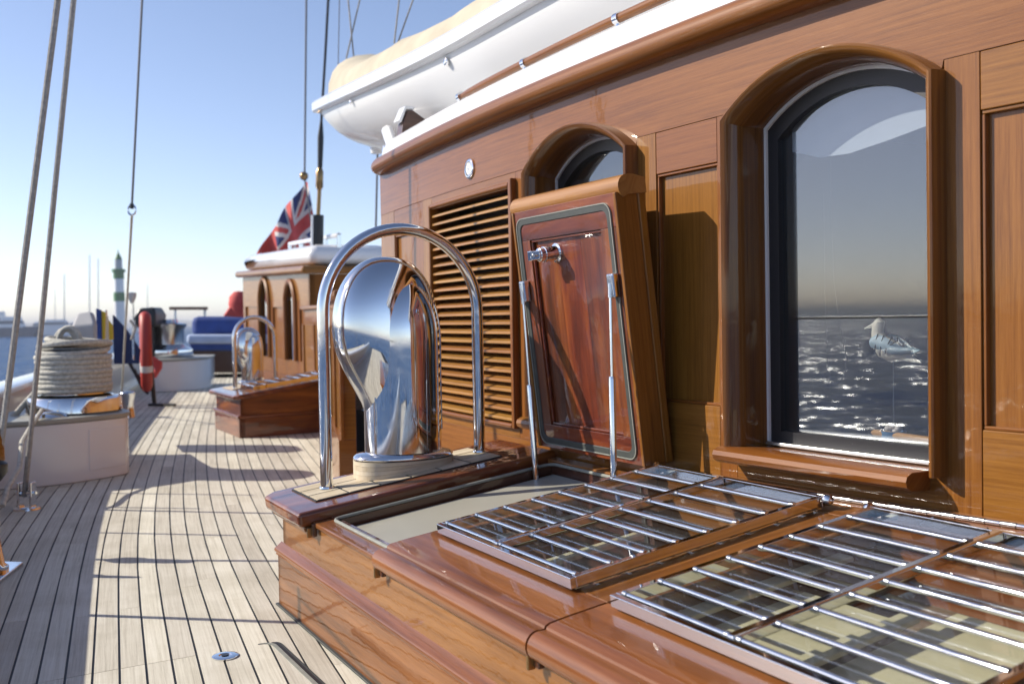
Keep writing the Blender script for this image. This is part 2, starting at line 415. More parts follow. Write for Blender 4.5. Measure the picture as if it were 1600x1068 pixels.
# flush hatch in the deck: rubber-lined slot, ring pull
D = lambda a_, b_, z_: S(a_, b_, z_)
slot = [(.312, -.155)]+[(.312+.03*(1-math.cos(rad(q))), -.155+.03*math.sin(rad(q))) for q in range(15, 91, 15)]+[(.6, -.122), (1.0, -.115)]
for off, wd, hh, mt, nm in ((0, .010, .0022, 'gasketw', 'slot_edging'), (.009, .006, .0030, 'rubber', 'slot_seal'), (.016, .006, .0024, 'gasket', 'slot_seal')):
    pts = [D(a_, b_+off, 0) for a_, b_ in slot[3 if off else 0:]]
    sweep(nm, mt, deck, pts, [(-wd/2, -.002), (wd/2, -.002), (wd/2, hh), (-wd/2, hh)], WB)
c = S(.455, -.225, .0)
c = Vector((P(352, 1025, 1).x, 1, P(352, 1025, 1).z)); t_ = CH/(CH-c.z); c = CAM+(c-CAM)*t_
df_ = root('deck_filler_cap', c, 'small round chrome fitting set flush in the sunlit deck planks', 'deck fitting')
lathe('flange', 'chrome', df_, c, [(.0, .0005), (.032, .0005), (.032, .003), (.026, .0045), (.016, .0045), (.013, .002), (0, .002)], 28)
lathe('socket', 'black', df_, c, [(0, .003), (.009, .003), (.009, .0055), (0, .0055)], 16)
# small deck plugs / drain slots that show as dark marks
for (px, py, L_) in ((1217/3.47, 0, 0),): pass

# ================================================================== DECKHOUSE
A0, A1 = -1.39, 4.9
house = root('deckhouse', S(1.0, 1.2, 0), 'varnished teak deckhouse with arched windows and louvred panel filling the right side', 'deckhouse')
WC = [.406, 1.3125, 2.62, 3.9]                                      # window centres
HWO, HWI = .276, .243                                               # outer half width, clear half width
def archz(x, hw, zs, rise):
    x = min(abs(x), hw); Rr = (hw*hw+rise*rise)/(2*rise)
    return zs+rise-Rr+math.sqrt(max(0, Rr*Rr-x*x))
def toplow(a_):
    for c_ in WC:
        if abs(a_-c_) < HWO-.006: return archz(a_-c_, HWO, 1.274, .103)-.012
    return 1.296
def toplow2(a_): return toplow(a_)
bx('top_rail', 'teak', house, A0, A1, toplow, 1.50, -.05, 0, Wl, ns=1100, bevel=0)
bx('bottom_rail', 'teak', house, A0, A1, .0, .43, -.04, 0, Wl, ns=40)
bx('skirting', 'teak', house, A0, -.005, .0, .20, .001, .016, Wl, ns=14, bevel=.003)
def stile(a0, a1, z0=.4305, z1=1.295): bx('stile', 'teak', house, a0+.0004, a1-.0004, z0, z1, -.04, 0, Wl, grain='t', bevel=.001)
def bay(a0, a1, bot=.60, nboard=2):
    bx('cross_rail', 'teak', house, a0+.0004, a1-.0004, 1.187, 1.295, -.04, -.0004, Wl, ns=3, bevel=.0025)
    bx('cross_rail', 'teak', house, a0+.0004, a1-.0004, .4305, bot, -.04, -.0004, Wl, ns=3, bevel=.0025)
    n = max(1, round((a1-a0)/.16))
    for k in range(n):
        s0 = lerp(a0-.003, a1+.003, k/n); s1 = lerp(a0-.003, a1+.003, (k+1)/n)
        bx('panel_board', 'teak', house, s0, s1, bot-.004, 1.19, -.045, -.016, Wl, grain='t', bevel=.0006)
    q = .007                                                        # bead round the panel
    for (s0, s1, t0, t1, gr) in ((a0, a1, 1.187-q, 1.187, 's'), (a0, a1, bot, bot+q, 's'), (a0, a0+q, bot+q, 1.187-q, 't'), (a1-q, a1, bot+q, 1.187-q, 't')):
        bx('bead', 'teak', house, s0, s1, t0, t1, -.018, -.004, Wl, grain=gr, ns=2, bevel=.002)
stile(-1.39, -1.18); bay(-1.18, -.80); stile(-.80, -.70)
stile(.022, .134); stile(.678, .757); bay(.757, .985); stile(.985, 1.041)
stile(1.584, 1.655); bay(1.655, 2.22); stile(2.22, 2.348); stile(2.892, 3.0); bay(3.0, 3.5); stile(3.5, 3.628); stile(4.172, 4.9)
for c_ in WC: bx('cross_rail', 'teak', house, c_-HWO+.004, c_+HWO-.004, .4305, .505, -.04, -.0002, Wl, ns=3)
bx('cross_rail', 'teak', house, -.70, .022, .4305, .462, -.04, 0, Wl, ns=4)
bx('cross_rail', 'teak', house, -.70, .022, 1.262, 1.295, -.04, 0, Wl, ns=4)

# louvre
lv = bpy.data.objects.new('louvre_panel', None); link(lv); lv.parent = house; lv.location = Wl(-.34, .47, 0)-house.location
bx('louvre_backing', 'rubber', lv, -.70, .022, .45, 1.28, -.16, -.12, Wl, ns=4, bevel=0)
nsl = 25
for k in range(nsl):
    z = .488+.0317*k
    V, UVs, Q = [], [], []
    for i in range(7):
        a_ = lerp(-.675, .004, i/6)
        for (o_, dz) in ((.010, -.0045), (.010, .0045), (-.045, .024), (-.045, .015)):
            V.append(Wl(a_, z+dz, o_)); UVs.append((a_, o_+dz))
    for i in range(6):
        for j in range(4): Q.append((i*4+j, i*4+(j+1) % 4, i*4+4+(j+1) % 4, i*4+4+j))
    Q += [(0, 1, 2, 3), (27, 26, 25, 24)]
    mk('slat', V, Q, 'slat', lv, UVs, bevel=.0018)
for (s0, s1, t0, t1, g) in ((-.70, -.675, .462, 1.262, 't'), (.004, .026, .462, 1.275, 't'), (-.675, .004, 1.248, 1.265, 's'), (-.675, .004, .462, .478, 's')):
    bx('louvre_frame', 'teak', lv, s0, s1, t0, t1, -.06, .022, Wl, grain=g, ns=4, bevel=.007)

# windows
GOFF = -.088
def make_window(ac, first):
    wn = bpy.data.objects.new('window', None); link(wn); wn.parent = house; wn.location = Wl(ac, .5, 0)-house.location
    # arched lining: outer/inner outline from bottom right up over to bottom left
    zb = .505
    n = 22
    out, inn = [], []
    out.append((HWO, zb)); inn.append((HWI, zb))
    out.append((HWO, .9)); inn.append((HWI, .9))
    for i in range(n+1):
        x = lerp(HWO, -HWO, i/n); out.append((x, archz(x, HWO, 1.274, .103)))
        x = lerp(HWI, -HWI, i/n); inn.append((x, archz(x, HWI, 1.258, .086)))
    out.append((-HWO, .9)); inn.append((-HWI, .9)); out.append((-HWO, zb)); inn.append((-HWI, zb))
    ringp = [(0, -.10), (0, -.004), (.08, .008), (.24, .021), (.45, .033), (.66, .040), (.84, .0425), (.95, .040), (1, .031), (1, -.10)]   # 0 = inner, 1 = outer
    V, Q, UVs = [], [], []; L = 0; m = len(ringp)
    for i in range(len(out)):
        if i: L += math.dist(out[i], out[i-1])
        for j, (q, of) in enumerate(ringp):
            x = lerp(inn[i][0], out[i][0], q); z = lerp(inn[i][1], out[i][1], q)
            V.append(Wl(ac+x, z, of)); UVs.append((L, q*.045+of))
    for i in range(len(out)-1):
        for j in range(m): Q.append((i*m+j, i*m+(j+1) % m, (i+1)*m+(j+1) % m, (i+1)*m+j))
    Q.append(tuple(range(m))[::-1]); Q.append(tuple((len(out)-1)*m+j for j in range(m)))
    mk('window_lining', V, Q, 'lining', wn, UVs, smooth='auto')
    # sill
    sill = [(-.10, .508), (.0, .512), (.052, .512), (.066, .505), (.070, .495), (.066, .484), (.052, .476), (.0, .474), (-.04, .474)]
    ss = [ac-HWO-.004+(2*HWO-.035)*k/8 for k in range(9)]
    V, Q, UVs = [], [], []
    for a_ in ss:
        for (o_, z) in sill: V.append(Wl(a_, z, o_)); UVs.append((a_, o_+z))
    m = len(sill)
    for i in range(8):
        for j in range(m): Q.append((i*m+j, i*m+(j+1) % m, (i+1)*m+(j+1) % m, (i+1)*m+j))
    Q.append(tuple(range(m))[::-1]); Q.append(tuple(8*m+j for j in range(m)))
    mk('sill', V, Q, 'teak', wn, UVs, smooth='auto')
    # metal rim and rubber seal, following the inner outline
    def rim(nm, mat, w0, w1, o0, o1, bottom=None):
        V, Q, UVs = [], [], []
        loop = []
        zc = .95
        pts_ = [(-HWI, .512), (HWI, .512)] + inn[1:-1]
        cx_, cz_ = 0, .9
        for (x, z) in pts_:
            sx = (HWI-w0)/HWI; sx2 = (HWI-w1)/HWI
            hz = .47
            def sh(w_): return ac+x*(HWI-w_)/HWI, cz_+(z-cz_)*((.42-w_)/.42)
            for (w_, o_) in ((w0, o0), (w1, o0), (w1, o1), (w0, o1)):
                aa, zz = sh(w_); V.append(Wl(aa, zz, o_)); UVs.append((0, 0))
        k = len(pts_)
        for i in range(k):
            for j in range(4): Q.append((i*4+j, i*4+(j+1) % 4, ((i+1) % k)*4+(j+1) % 4, ((i+1) % k)*4+j))
        return mk(nm, V, Q, mat, wn, UVs, smooth='auto')
    rim('window_rim', 'white', -.002, .007, -.09, -.066)
    rim('window_seal', 'rubber', .007, .037, -.09, -.072)
    bx('glazing_bar', 'steel', wn, ac-HWI+.01, ac+HWI, .512, .522, -.075, -.05, Wl, ns=4, bevel=.003)
    # glass
    V = []; pts_ = [(-HWI, .51), (HWI, .51)]+inn[1:-1]
    V = [Wl(ac, .9, 0)+(Wl(ac+x, z, 0)-Wl(ac, .9, 0)) for x, z in pts_]
    # flat plane through the middle of the opening
    c0 = Wl(ac, .9, GOFF); tx = (Wl(ac+.1, .9, 0)-Wl(ac-.1, .9, 0)).normalized()
    V = [c0+tx*x+ZZ*(z-.9) for x, z in pts_]
    mk('window_pane', V, [tuple(range(len(V)))], 'pane', wn)
    # dark cabin lining behind
    return wn
for i, ac in enumerate(WC): make_window(ac, i == 0)
# cabin behind the windows: a plain dark room
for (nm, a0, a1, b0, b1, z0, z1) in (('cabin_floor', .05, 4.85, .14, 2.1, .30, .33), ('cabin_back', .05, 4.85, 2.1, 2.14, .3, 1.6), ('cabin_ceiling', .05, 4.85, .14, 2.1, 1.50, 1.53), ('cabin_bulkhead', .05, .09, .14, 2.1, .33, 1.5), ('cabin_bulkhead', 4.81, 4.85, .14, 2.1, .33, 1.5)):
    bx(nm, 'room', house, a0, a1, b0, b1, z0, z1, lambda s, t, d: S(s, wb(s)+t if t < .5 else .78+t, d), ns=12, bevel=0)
# window shelf inside
bx('window_shelf', 'room', house, WC[1]-.26, WC[1]+.26, .495, .507, -.36, -.10, Wl, ns=4)
# pale blind drawn partly down behind the large window
bl = [(-.20, 1.20), (-.12, 1.175), (-.04, 1.172), (.06, 1.185), (.15, 1.20), (.26, 1.205), (.26, 1.36), (-.20, 1.36)]
mk('window_blind', [Wl(WC[1]+x, z, -.112) for x, z in bl]+[Wl(WC[1]+x, z, -.115) for x, z in bl], [tuple(range(8)), tuple(range(15, 7, -1))]+[(i, (i+1) % 8, 8+(i+1) % 8, 8+i) for i in range(8)], 'blind', house)
# deckhouse end and roof
bx('end_wall', 'teak', house, .875, 3.6, 0, 1.50, A0-.0, A0+.05, lambda s, t, d: S(d, s, t), ns=2)
RC = .10
def edge_path():                                                    # plan outline of the deckhouse side, turning the forward corner
    pts, nor = [], []
    n = 60
    for i in range(n+1):
        a_ = lerp(A1, A0+RC, i/n); db = .068*(a_-.28)
        t_ = Vector((1, db)).normalized(); nr = Vector((t_.y, -t_.x))     # outward in (a,b)
        pts.append(S(a_, wb(a_), 0)); nor.append((UA*nr.x+WB*nr.y).normalized())
    a_ = A0+RC; b_ = wb(a_)
    for k in range(1, 9):
        q = rad(90*k/8); pts.append(S(a_-RC*math.sin(q), b_+RC*(1-math.cos(q))+.004*k/8, 0))
        nor.append((-UA*math.sin(q)-WB*math.cos(q)).normalized())
    pts.append(S(A0, 3.6, 0)); nor.append(-UA)
    return pts, nor
EP, EN = edge_path()
trim = [(-.03, 1.475), (.030, 1.475), (.044, 1.479), (.054, 1.487), (.060, 1.499), (.060, 1.511), (.054, 1.524), (.043, 1.535), (.028, 1.541), (.018, 1.542), (.018, 1.546), (-.03, 1.546)]
sweep('roof_trim', 'teak', house, EP, trim, EN)
cove = [(.012, 1.5465)]+[( -.125+.137*math.cos(rad(q)), 1.5465+.108*math.sin(rad(q))) for q in range(6, 91, 8)]+[(-.2, 1.662), (-.2, 1.5)]+[(-.0, 1.5)]
sweep('roof_cove', 'white', house, EP, cove, EN)
bx('roof', 'white', house, A0+.15, A1, lambda s: wb(s)+.15, 3.6, 1.60, 1.668, S, ns=10)
# handrail along the roof
hr = bpy.data.objects.new('roof_handrail', None); link(hr); hr.parent = house; hr.location = S(0, .95, 1.66)-house.location
hp = [S(a_, wb(a_)+.135, 1.698+.012*0) for a_ in [(-.72+.1*k) for k in range(56)]]
tube('rail', 'teak', hr, hp, [.008, .0135]+[.0145]*54, 12)
for k in range(10):
    a_ = -.70+.56*k
    p = S(a_, wb(a_)+.135, 1.698)
    d_ = (S(a_+.01, wb(a_+.01)+.135, 1.698)-p).normalized()
    tube('rail_bracket', 'chrome', hr, [p-d_*.012, p+d_*.012], .0185, 14)
    tube('rail_bracket', 'chrome', hr, [p, p-ZZ*.045], .008, 8)
# round loudspeaker / vent ring on the top rail
sp = root('wall_speaker', Wl(-.321, 1.353, 0), 'small round chrome ringed fitting on the wood above the louvres', 'wall fitting')
tx = (Wl(-.32+.1, 1, 0)-Wl(-.32-.1, 1, 0)).normalized(); nn = tx.cross(ZZ).normalized()
if nn.dot(WB) > 0: nn = -nn
lathe('ring', 'chrome', sp, sp.location, [(.020, 0), (.036, 0), (.036, .005), (.032, .008), (.026, .008), (.024, .004), (.020, .003)], 32, tx, ZZ, nn)
lathe('ring', 'white', sp, sp.location, [(.012, 0), (.021, 0), (.021, .007), (.013, .007)], 28, tx, ZZ, nn)
lathe('core', 'black', sp, sp.location, [(0, 0), (.013, 0), (.013, .004), (0, .005)], 20, tx, ZZ, nn)
lathe('hub', 'chrome', sp, sp.location, [(0, 0), (.004, 0), (.004, .009), (0, .010)], 12, tx, ZZ, nn)

# ---------------- gull ornament on the window shelf
def WP(px, py, off):                                                # point seen through the window, off metres behind the side
    d = Fv + Rv*((px-800)/FPX) + Uv*((534-py)/FPX); lo = .3
    n = 3000
    for i in range(n):
        t = .5+i*.002; q = CAM+d*t-O0; a_ = q.dot(UA); b_ = q.dot(WB)
        if b_ > wb(a_)+off: return CAM+d*t
zsh = .507
g0 = WP(1398, 678, .17); g0.z = zsh
gl = root('gull_ornament', g0, 'painted wooden gull on a thin rod in a blue pot behind the large window', 'ornament')
gx = (WP(1430, 560, .17)-WP(1360, 560, .17)); gx.z = 0; gs = gx.length/70; gx.normalize(); gy = gx.cross(ZZ)
G = WP(1395, 545, .17)
def gp(px, py, dy=0): return G+gx*((px-1395)*gs)+ZZ*((545-py)*gs)+gy*dy
path = [(1412+26, 563, 1.2), (1424, 558, 4), (1408, 552, 10), (1396, 549, 14.5), (1384, 544, 15), (1375, 535, 12.5), (1371, 524, 8.2), (1372, 514, 8.2), (1374, 508, 7.6), (1372, 503.5, 3.2)]
tube('gull_body', 'gull', gl, [gp(x, y) for x, y, r in path], [r*gs for x, y, r in path], 16)
tube('beak', 'gull', gl, [gp(1367, 511), gp(1358, 514.5), gp(1350, 517)], [3*gs, 2*gs, .7*gs], 8)
for sd in (1, -1):
    V, Q = [], []
    rows = [(1371, 532, 8), (1380, 531, 12), (1392, 534, 13), (1404, 539, 10), (1416, 543, 6.5), (1430, 542, 2)]
    for i, (x, y, h) in enumerate(rows):
        for j in range(7):
            q = -1+j/3; bul = (1-q*q)*4.5+ (15.2 if i < 4 else 10.5 if i == 4 else 5)*.93
            V.append(gp(x, y+q*h*.85+4, sd*bul*gs))
    for i in range(5):
        for j in range(6): Q.append((i*7+j, i*7+j+1, i*7+8+j, i*7+7+j))
    mk('wing', V, Q, 'gullw', gl, smooth=True)
    for (x0, y0, x1, y1) in ((1383, 524, 1378, 552), (1392, 526, 1386, 554), (1404, 530, 1394, 551), (1412, 534, 1400, 541)):
        tube('wing_stripe', 'black', gl, [gp(lerp(x0, x1, t), lerp(y0, y1, t), sd*(17.4 if .2 < t < .9 else 15.6)*gs) for t in (0, .25, .5, .75, 1)], .9*gs, 5)
tube('stand_rod', 'wire', gl, [gp(1396, 556), Vector((G.x, G.y, zsh+.03))], .0012, 6)
pc = Vector((G.x, G.y, zsh))
lathe('pot', 'pot', gl, pc, [(0, 0), (.022, 0), (.027, .052), (.024, .052), (.022, .045), (0, .045)], 24)
for k, (dx, dz, r) in enumerate(((-.014, .056, .008), (0, .062, .010), (.013, .058, .009), (.006, .052, .008))):
    lathe('shell', 'shell', gl, pc+gx*dx+ZZ*dz, [(0, -r)]+[(r*math.cos(rad(q)), r*.8*math.sin(rad(q))) for q in range(-60, 61, 30)]+[(0, r*.8)], 10)
for k in range(3):
    tube('pot_cord', 'rope', gl, [pc+gx*(.026*math.cos(q/10*PI))-gy*0+gy*(.026*math.sin(q/10*PI))+ZZ*(.022+.005*k) for q in range(20)], .0026, 6, closed=True)
lathe('shell', 'shell', gl, pc+gx*(-.026)-gy*.006+ZZ*.027, [(0, -.010)]+[(.010*math.cos(rad(q)), .010*math.sin(rad(q))) for q in range(-60, 61, 30)]+[(0, .010)], 12)
dw = tube('wooden_dowel', 'dowel', None, [WP(1362, 675, .155), WP(1366, 675.5, .155), WP(1475, 690, .155)], [.003, .0075, .0075], 12)
tag(dw, 'pale wooden dowel lying behind the window glass beside the blue pot', 'dowel')
ch = [WP(px, py, .10) for px, py in ((1297, 240), (1299, 340), (1303, 440), (1311, 500), (1320, 545), (1322, 575), (1316, 592), (1306, 600), (1298, 598), (1292, 560), (1289, 460), (1287, 300))]
bc = root('blind_chain', ch[0], 'fine looped bead chain hanging inside the large window', 'chain')
cv, cf = [], []
V, Q = [], []
for i in range(len(ch)-1):
    n = max(2, int((ch[i+1]-ch[i]).length/.0052))
    for k in range(n):
        p = ch[i].lerp(ch[i+1], k/n); r = .0013; b0 = len(V)
        V += [p+Vector(v)*r for v in ((1, 0, 0), (-1, 0, 0), (0, 1, 0), (0, -1, 0), (0, 0, 1), (0, 0, -1))]
        Q += [(b0+a_, b0+b_, b0+c_) for a_, b_, c_ in ((0, 2, 4), (2, 1, 4), (1, 3, 4), (3, 0, 4), (2, 0, 5), (1, 2, 5), (3, 1, 5), (0, 3, 5))]
mk('beads', V, Q, 'steel', bc, kind='stuff')

# ================================================================== NEAR HATCH BOX
HE = 2.75
hb = root('hatch_box', S(1, .35, 0), 'large varnished teak hatch box with open lid and barred skylights in the foreground', 'hatch')
def Sb(s, t, d): return S(s, d, t)
bx('base_board', 'hatchwood', hb, -.013, HE, .0, .150, -.013, .03, Sb, ns=4, bevel=.002)
sweep('moulding', 'hatchwood', hb, [S(a_, 0, 0) for a_ in (-.018, .5, 1.2, HE)], [(0, .149), (.017, .149)]+arc(.0135, .1625, .0085, -70, 75, 6)[0:]+[(.004, .180), (0, .184)], -WB)
bx('upper_board', 'hatchwood', hb, 0, HE, .150, .284, .0, .03, Sb, ns=4, bevel=.003)
bx('end_board', 'hatchwood', hb, -.013, .78, .0, .150, -.013, .02, lambda s, t, d: S(d, s, t), ns=2, bevel=.002)
bx('end_board', 'hatchwood', hb, 0, .78, .150, lambda s: .284+s*math.tan(TT), .0, .03, lambda s, t, d: S(d, s, t), ns=2, bevel=.002)
bx('deck_seal', 'gasket', hb, -.022, HE, .0, .006, -.021, .0, Sb, bevel=.002)
# top edge moulding under the lids (stepped)
bx('top_moulding', 'hatchwood', hb, .0, HE, .284, .298, -.010, .045, Sb, ns=4, bevel=.004)
# fixed cap at the forward end
CA0, CA1 = -.045, .318
ngon_prism('fixed_cap', 'mahog', hb, [(CA0, -.02), (CA0+.035, -.052), (CA1, -.052), (CA1, .742), (CA0, .742)], -.040, .0, T, bevel=.012, grain=1)
ngon_prism('cap_moulding', 'hatchwood', hb, [(CA0+.018, -.01), (CA0+.045, -.036), (CA1-.012, -.036), (CA1-.012, .74), (CA0+.018, .74)], -.056, -.0405, T, bevel=.005, grain=1)
# bare teak pads set in the cap
pb = [.028, .122, .216, .31, .404, .498, .60]
ngon_prism('pad_caulking', 'caulk', hb, [(.008, .026), (.232, .026), (.232, .602), (.008, .602)], .0002, .0032, T, bevel=0)
for i in range(6):
    for (a0, a1) in ((.012, .080), (.087, .154), (.161, .229)):
        bx('pad_block', 'block', hb, pb[i]+.0035, pb[i+1]-.0035, a0, a1, .0005, .0052, lambda s, t, d: T(t, s, d), bevel=.0006)
# opening: ledge, gasket and well
bx('opening_ledge', 'hatchwood', hb, CA1-.03, .80, -.002, .036, -.050, -.032, T, ns=2, bevel=.003)
bx('opening_ledge', 'mahog', hb, CA1-.03, .343, .036, .70, -.062, -.030, T, grain='t', bevel=.003)
bx('opening_ledge', 'hatchwood', hb, CA1-.03, .86, .705, .742, -.055, -.020, T, bevel=.003)
gk = [(.80, .030), (.40, .030)]+[(.375-.028*math.sin(rad(q)), .058-.028*math.cos(rad(q))) for q in range(0, 91, 18)]+[(.347, .3), (.347, .66)]+[(.347+.03*(1-math.cos(rad(q))), .672+.028*math.sin(rad(q))) for q in range(0, 91, 18)]+[(.6, .70), (.80, .70)]
tube('opening_gasket', 'gasketw', hb, [T(a_, b_, -.029) for a_, b_ in gk], .0048, 8)
bx('coaming_cheek', 'mahog', hb, .36, .80, .036, .052, -.09, -.034, T, bevel=.006)
def well(a0, a1, b0, b1, zt, zb, matu, matl, band):
    for (p0, p1) in (((a0, b0), (a0, b1)), ((a0, b1), (a1, b1)), ((a1, b1), (a1, b0)), ((a1, b0), (a0, b0))):
        for (h0, h1, mt, nm, g_) in ((zt-band, zt, matu, 'well_side', .0), (zb, zt-band, matl, 'well_lining', .0)):
            V = []
            dx = (p1[1]-p0[1]); dy = -(p1[0]-p0[0]); L_ = math.hypot(dx, dy); dx, dy = -dx/L_*.012, -dy/L_*.012
            for (pa_, pb_) in (p0, p1):
                for hh in (h0, h1):
                    V.append(T(pa_, pb_, 0)+ZZ*hh)
            for (pa_, pb_) in (p0, p1):
                for hh in (h0, h1):
                    V.append(T(pa_+dx, pb_+dy, 0)+ZZ*hh)
            UVs = [(0, 0), (0, h1-h0), (L_, 0), (L_, h1-h0)]*2
            Q = [(0, 1, 3, 2), (4, 6, 7, 5), (0, 4, 5, 1), (2, 3, 7, 6), (1, 5, 7, 3), (0, 2, 6, 4)]
            UVs = [(u_*1.0 if False else u_, v_) for u_, v_ in UVs]
            mk(nm, V, Q, mt, hb, UVs)
well(.352, .80, .056, .70, -.034, -.45, 'darkwood', 'greypaint', .075)
bx('sliding_cover', 'greypaint', hb, .366, .83, .06, .69, -.066, -.056, T)
# lids with skylights
LID = [(.800, 1.474, .842, 1.392, 1.092), (1.480, 2.30, 1.512, 2.11, 1.785)]
for li, (a0, a1, fa0, fa1, dv_) in enumerate(LID):
    lid = bpy.data.objects.new('skylight_lid', None); link(lid); lid.parent = hb; lid.location = S(a0, 0, .33)-hb.location
    nose = [(.125, 0), (.045, 0), (.012, -.001), (.004, -.004), (.002, -.008)]+arc(-.013, -.030, .024, 68, 235, 9)+[(-.02, -.056), (.02, -.056), (.125, -.05)]
    UT = Vector(T(0, 0, 1)-T(0, 0, 0)); WT = Vector(T(0, 1, 0)-T(0, 0, 0)).normalized()
    sweep('front_rail', 'hatchwood', lid, [T(lerp(a0, a1, k/6), 0, 0) for k in range(7)], nose, WT, UT)
    bx('back_rail', 'hatchwood', lid, a0, a1, .70, lambda s: wb(s)-.045, -.045, 0, T, ns=4, bevel=.002)
    bx('side_rail', 'hatchwood', lid, a0, fa0+.016, .1255, .6995, -.045, 0, T, grain='t', bevel=.003)
    bx('side_rail', 'hatchwood', lid, fa1-.016, a1, .1255, .6995, -.045, 0, T, grain='t', bevel=.003)
    # well below
    fb0, fb1 = .108, .722
    sk = bpy.data.objects.new('skylight', None); link(sk); sk.parent = hb; sk.location = T(fa0, fb0, 0)-hb.location
    for (s0, s1, t0, t1) in ((fa0, fa1, fb0, fb0+.012), (fa0, fa1, fb1-.012, fb1), (fa0, fa0+.014, fb0+.012, fb1-.012), (fa1-.014, fa1, fb0+.012, fb1-.012)):
        bx('skylight_frame', 'chrome', sk, s0, s1, t0, t1, .006, .027, T, bevel=.0015)
    bx('divider', 'chrome', sk, dv_-.009, dv_+.009, fb0+.013, fb1-.013, .012, .031, T, bevel=.004)
    mk('skylight_glass', [T(fa0+.006, fb0+.006, .012), T(fa1-.006, fb0+.006, .012), T(fa1-.006, fb1-.006, .012), T(fa0+.006, fb1-.006, .012)], [(0, 1, 2, 3)], 'skyglass', sk)
    for k in range(8):
        b_ = fb0+.022+.0735*k+(.0 if k else .0)
        for (s0, s1) in ((fa0+.010, dv_-.007), (dv_+.007, fa1-.010)):
            tube('rod', 'chrome', sk, [T(s0, b_, .024), T(lerp(s0, s1, .5), b_, .0243), T(s1, b_, .024)], .0048, 10)
            for e_, sg in ((s0, 1), (s1, -1)):
                tube('ferrule', 'steel', sk, [T(e_, b_, .024), T(e_+sg*.010, b_, .024)], .0064, 10)
    for (a_, b_) in ((fa0+.03, fb0+.02), (fa1-.03, fb0+.02), (fa0+.03, fb1-.03), (fa1-.03, fb1-.03)):
        bx('foot', 'black', sk, a_-.012, a_+.012, b_-.01, b_+.01, .0002, .010, T)
    for e_ in (fa0, fa1):
        lathe('cap_nut', 'chrome', sk, T(e_+(.004 if e_ == fa1 else -.004), fb1-.004, .020), [(0, 0), (.012, 0), (.012, .006), (.008, .013), (0, .016)], 16, WB, ZZ, UA if e_ == fa1 else -UA)
    # screws along the frame top
    well(fa0+.018, fa1-.018, .13, .70, -.046, -.62, 'hatchwood', 'cream', .10)
    bx('inner_ledge', 'cream', hb, fa0+.019, fa0+.055, .14, .60, -.040, -.030, T, bevel=.003)
    bx('inner_ledge', 'cream', hb, dv_+.012, dv_+.045, .14, .45, -.040, -.030, T, bevel=.003)
    bx('inner_panel', 'sole', hb, fa0+.05, fa1-.02, .14, .69, -.135, -.125, T, ns=2)
# a pair of cream trays below the second skylight
for (a0, a1, b0, b1) in ((1.57, 1.765, .145, .47), (1.815, 2.075, .145, .55)):
    bx('inner_tray', 'cream', hb, a0, a1, b0, b1, -.066, -.058, T, bevel=.002)
# seam clips under the front edge
for a_ in (.325, .805, 1.477):
    bx('drain_clip', 'darkwood', hb, a_-.010, a_+.010, -.016, -.004, .262, .296, S, bevel=.003)
    bx('drain_clip', 'bronze', hb, a_-.014, a_-.006, -.026, -.012, .258, .284, S, bevel=.002)
# piano hinge
for k in range(64):
    a_ = .835+.0285*k
    if a_ > HE-.1: break
    b_ = wb(a_)-.041
    r = .0062 if k % 2 else .0056
    tube('hinge_knuckle', 'steel' if k % 2 else 'chrome', hb, [T(a_, b_, .004), T(a_+.027, wb(a_+.027)-.041, .004)], r, 10)
bx('hinge_leaf', 'steel', hb, .83, 2.6, lambda s: wb(s)-.038, lambda s: wb(s)-.018, .0005, .002, T, ns=10, bevel=0)
bx('back_fillet', 'hatchwood', hb, .32, 2.75, lambda s: wb(s)-.030, lambda s: wb(s)-.002, -.05, -.0002, T, ns=12, bevel=.002)

# ---------------- the open lid, standing against the deckhouse
YL = (WB*-.115+ZZ*.9934).normalized(); NL = -(WB*.9934+ZZ*.115).normalized()
LO = S(.305, .695, .442)
def Lf(x, y, n): return LO+UA*x+YL*y+NL*n
lo_ = bpy.data.objects.new('open_lid', None); link(lo_); lo_.parent = hb; lo_.location = LO-hb.location
LW, LH = .505, .690
for (x0, x1, y0, y1, g) in ((0, LW, 0, .070, 's'), (0, LW, LH-.085, LH, 's'), (0, .070, .0702, LH-.0852, 't'), (LW-.075, LW, .0702, LH-.0852, 't')):
    bx('lid_frame', 'mahog', lo_, x0, x1, y0, y1, -.060, 0, Lf, grain=g, bevel=.0015)
for k in range(3):
    x0 = lerp(.0705, LW-.0755, k/3); x1 = lerp(.0705, LW-.0755, (k+1)/3)
    bx('lid_panel', 'mahog', lo_, x0+.0002, x1-.0002, .0705, LH-.0855, -.05, -.014, Lf, grain='t', bevel=0)
for (x0, x1, y0, y1) in ((.070, LW-.075, .070, .078), (.070, LW-.075, LH-.093, LH-.085), (.070, .078, .078, LH-.093), (LW-.083, LW-.075, .078, LH-.093)):
    bx('panel_bead', 'mahog', lo_, x0, x1, y0, y1, -.0139, -.004, Lf, bevel=.003)
gr = []
for (cx, cy, q0) in ((LW-.030-.03, LH-.03-.03, 0), (.018+.03, LH-.03-.03, 90), (.018+.03, .022+.03, 180), (LW-.030-.03, .022+.03, 270)):
    gr += arc(cx, cy, .03, q0, q0+90, 5)
NLs = NL
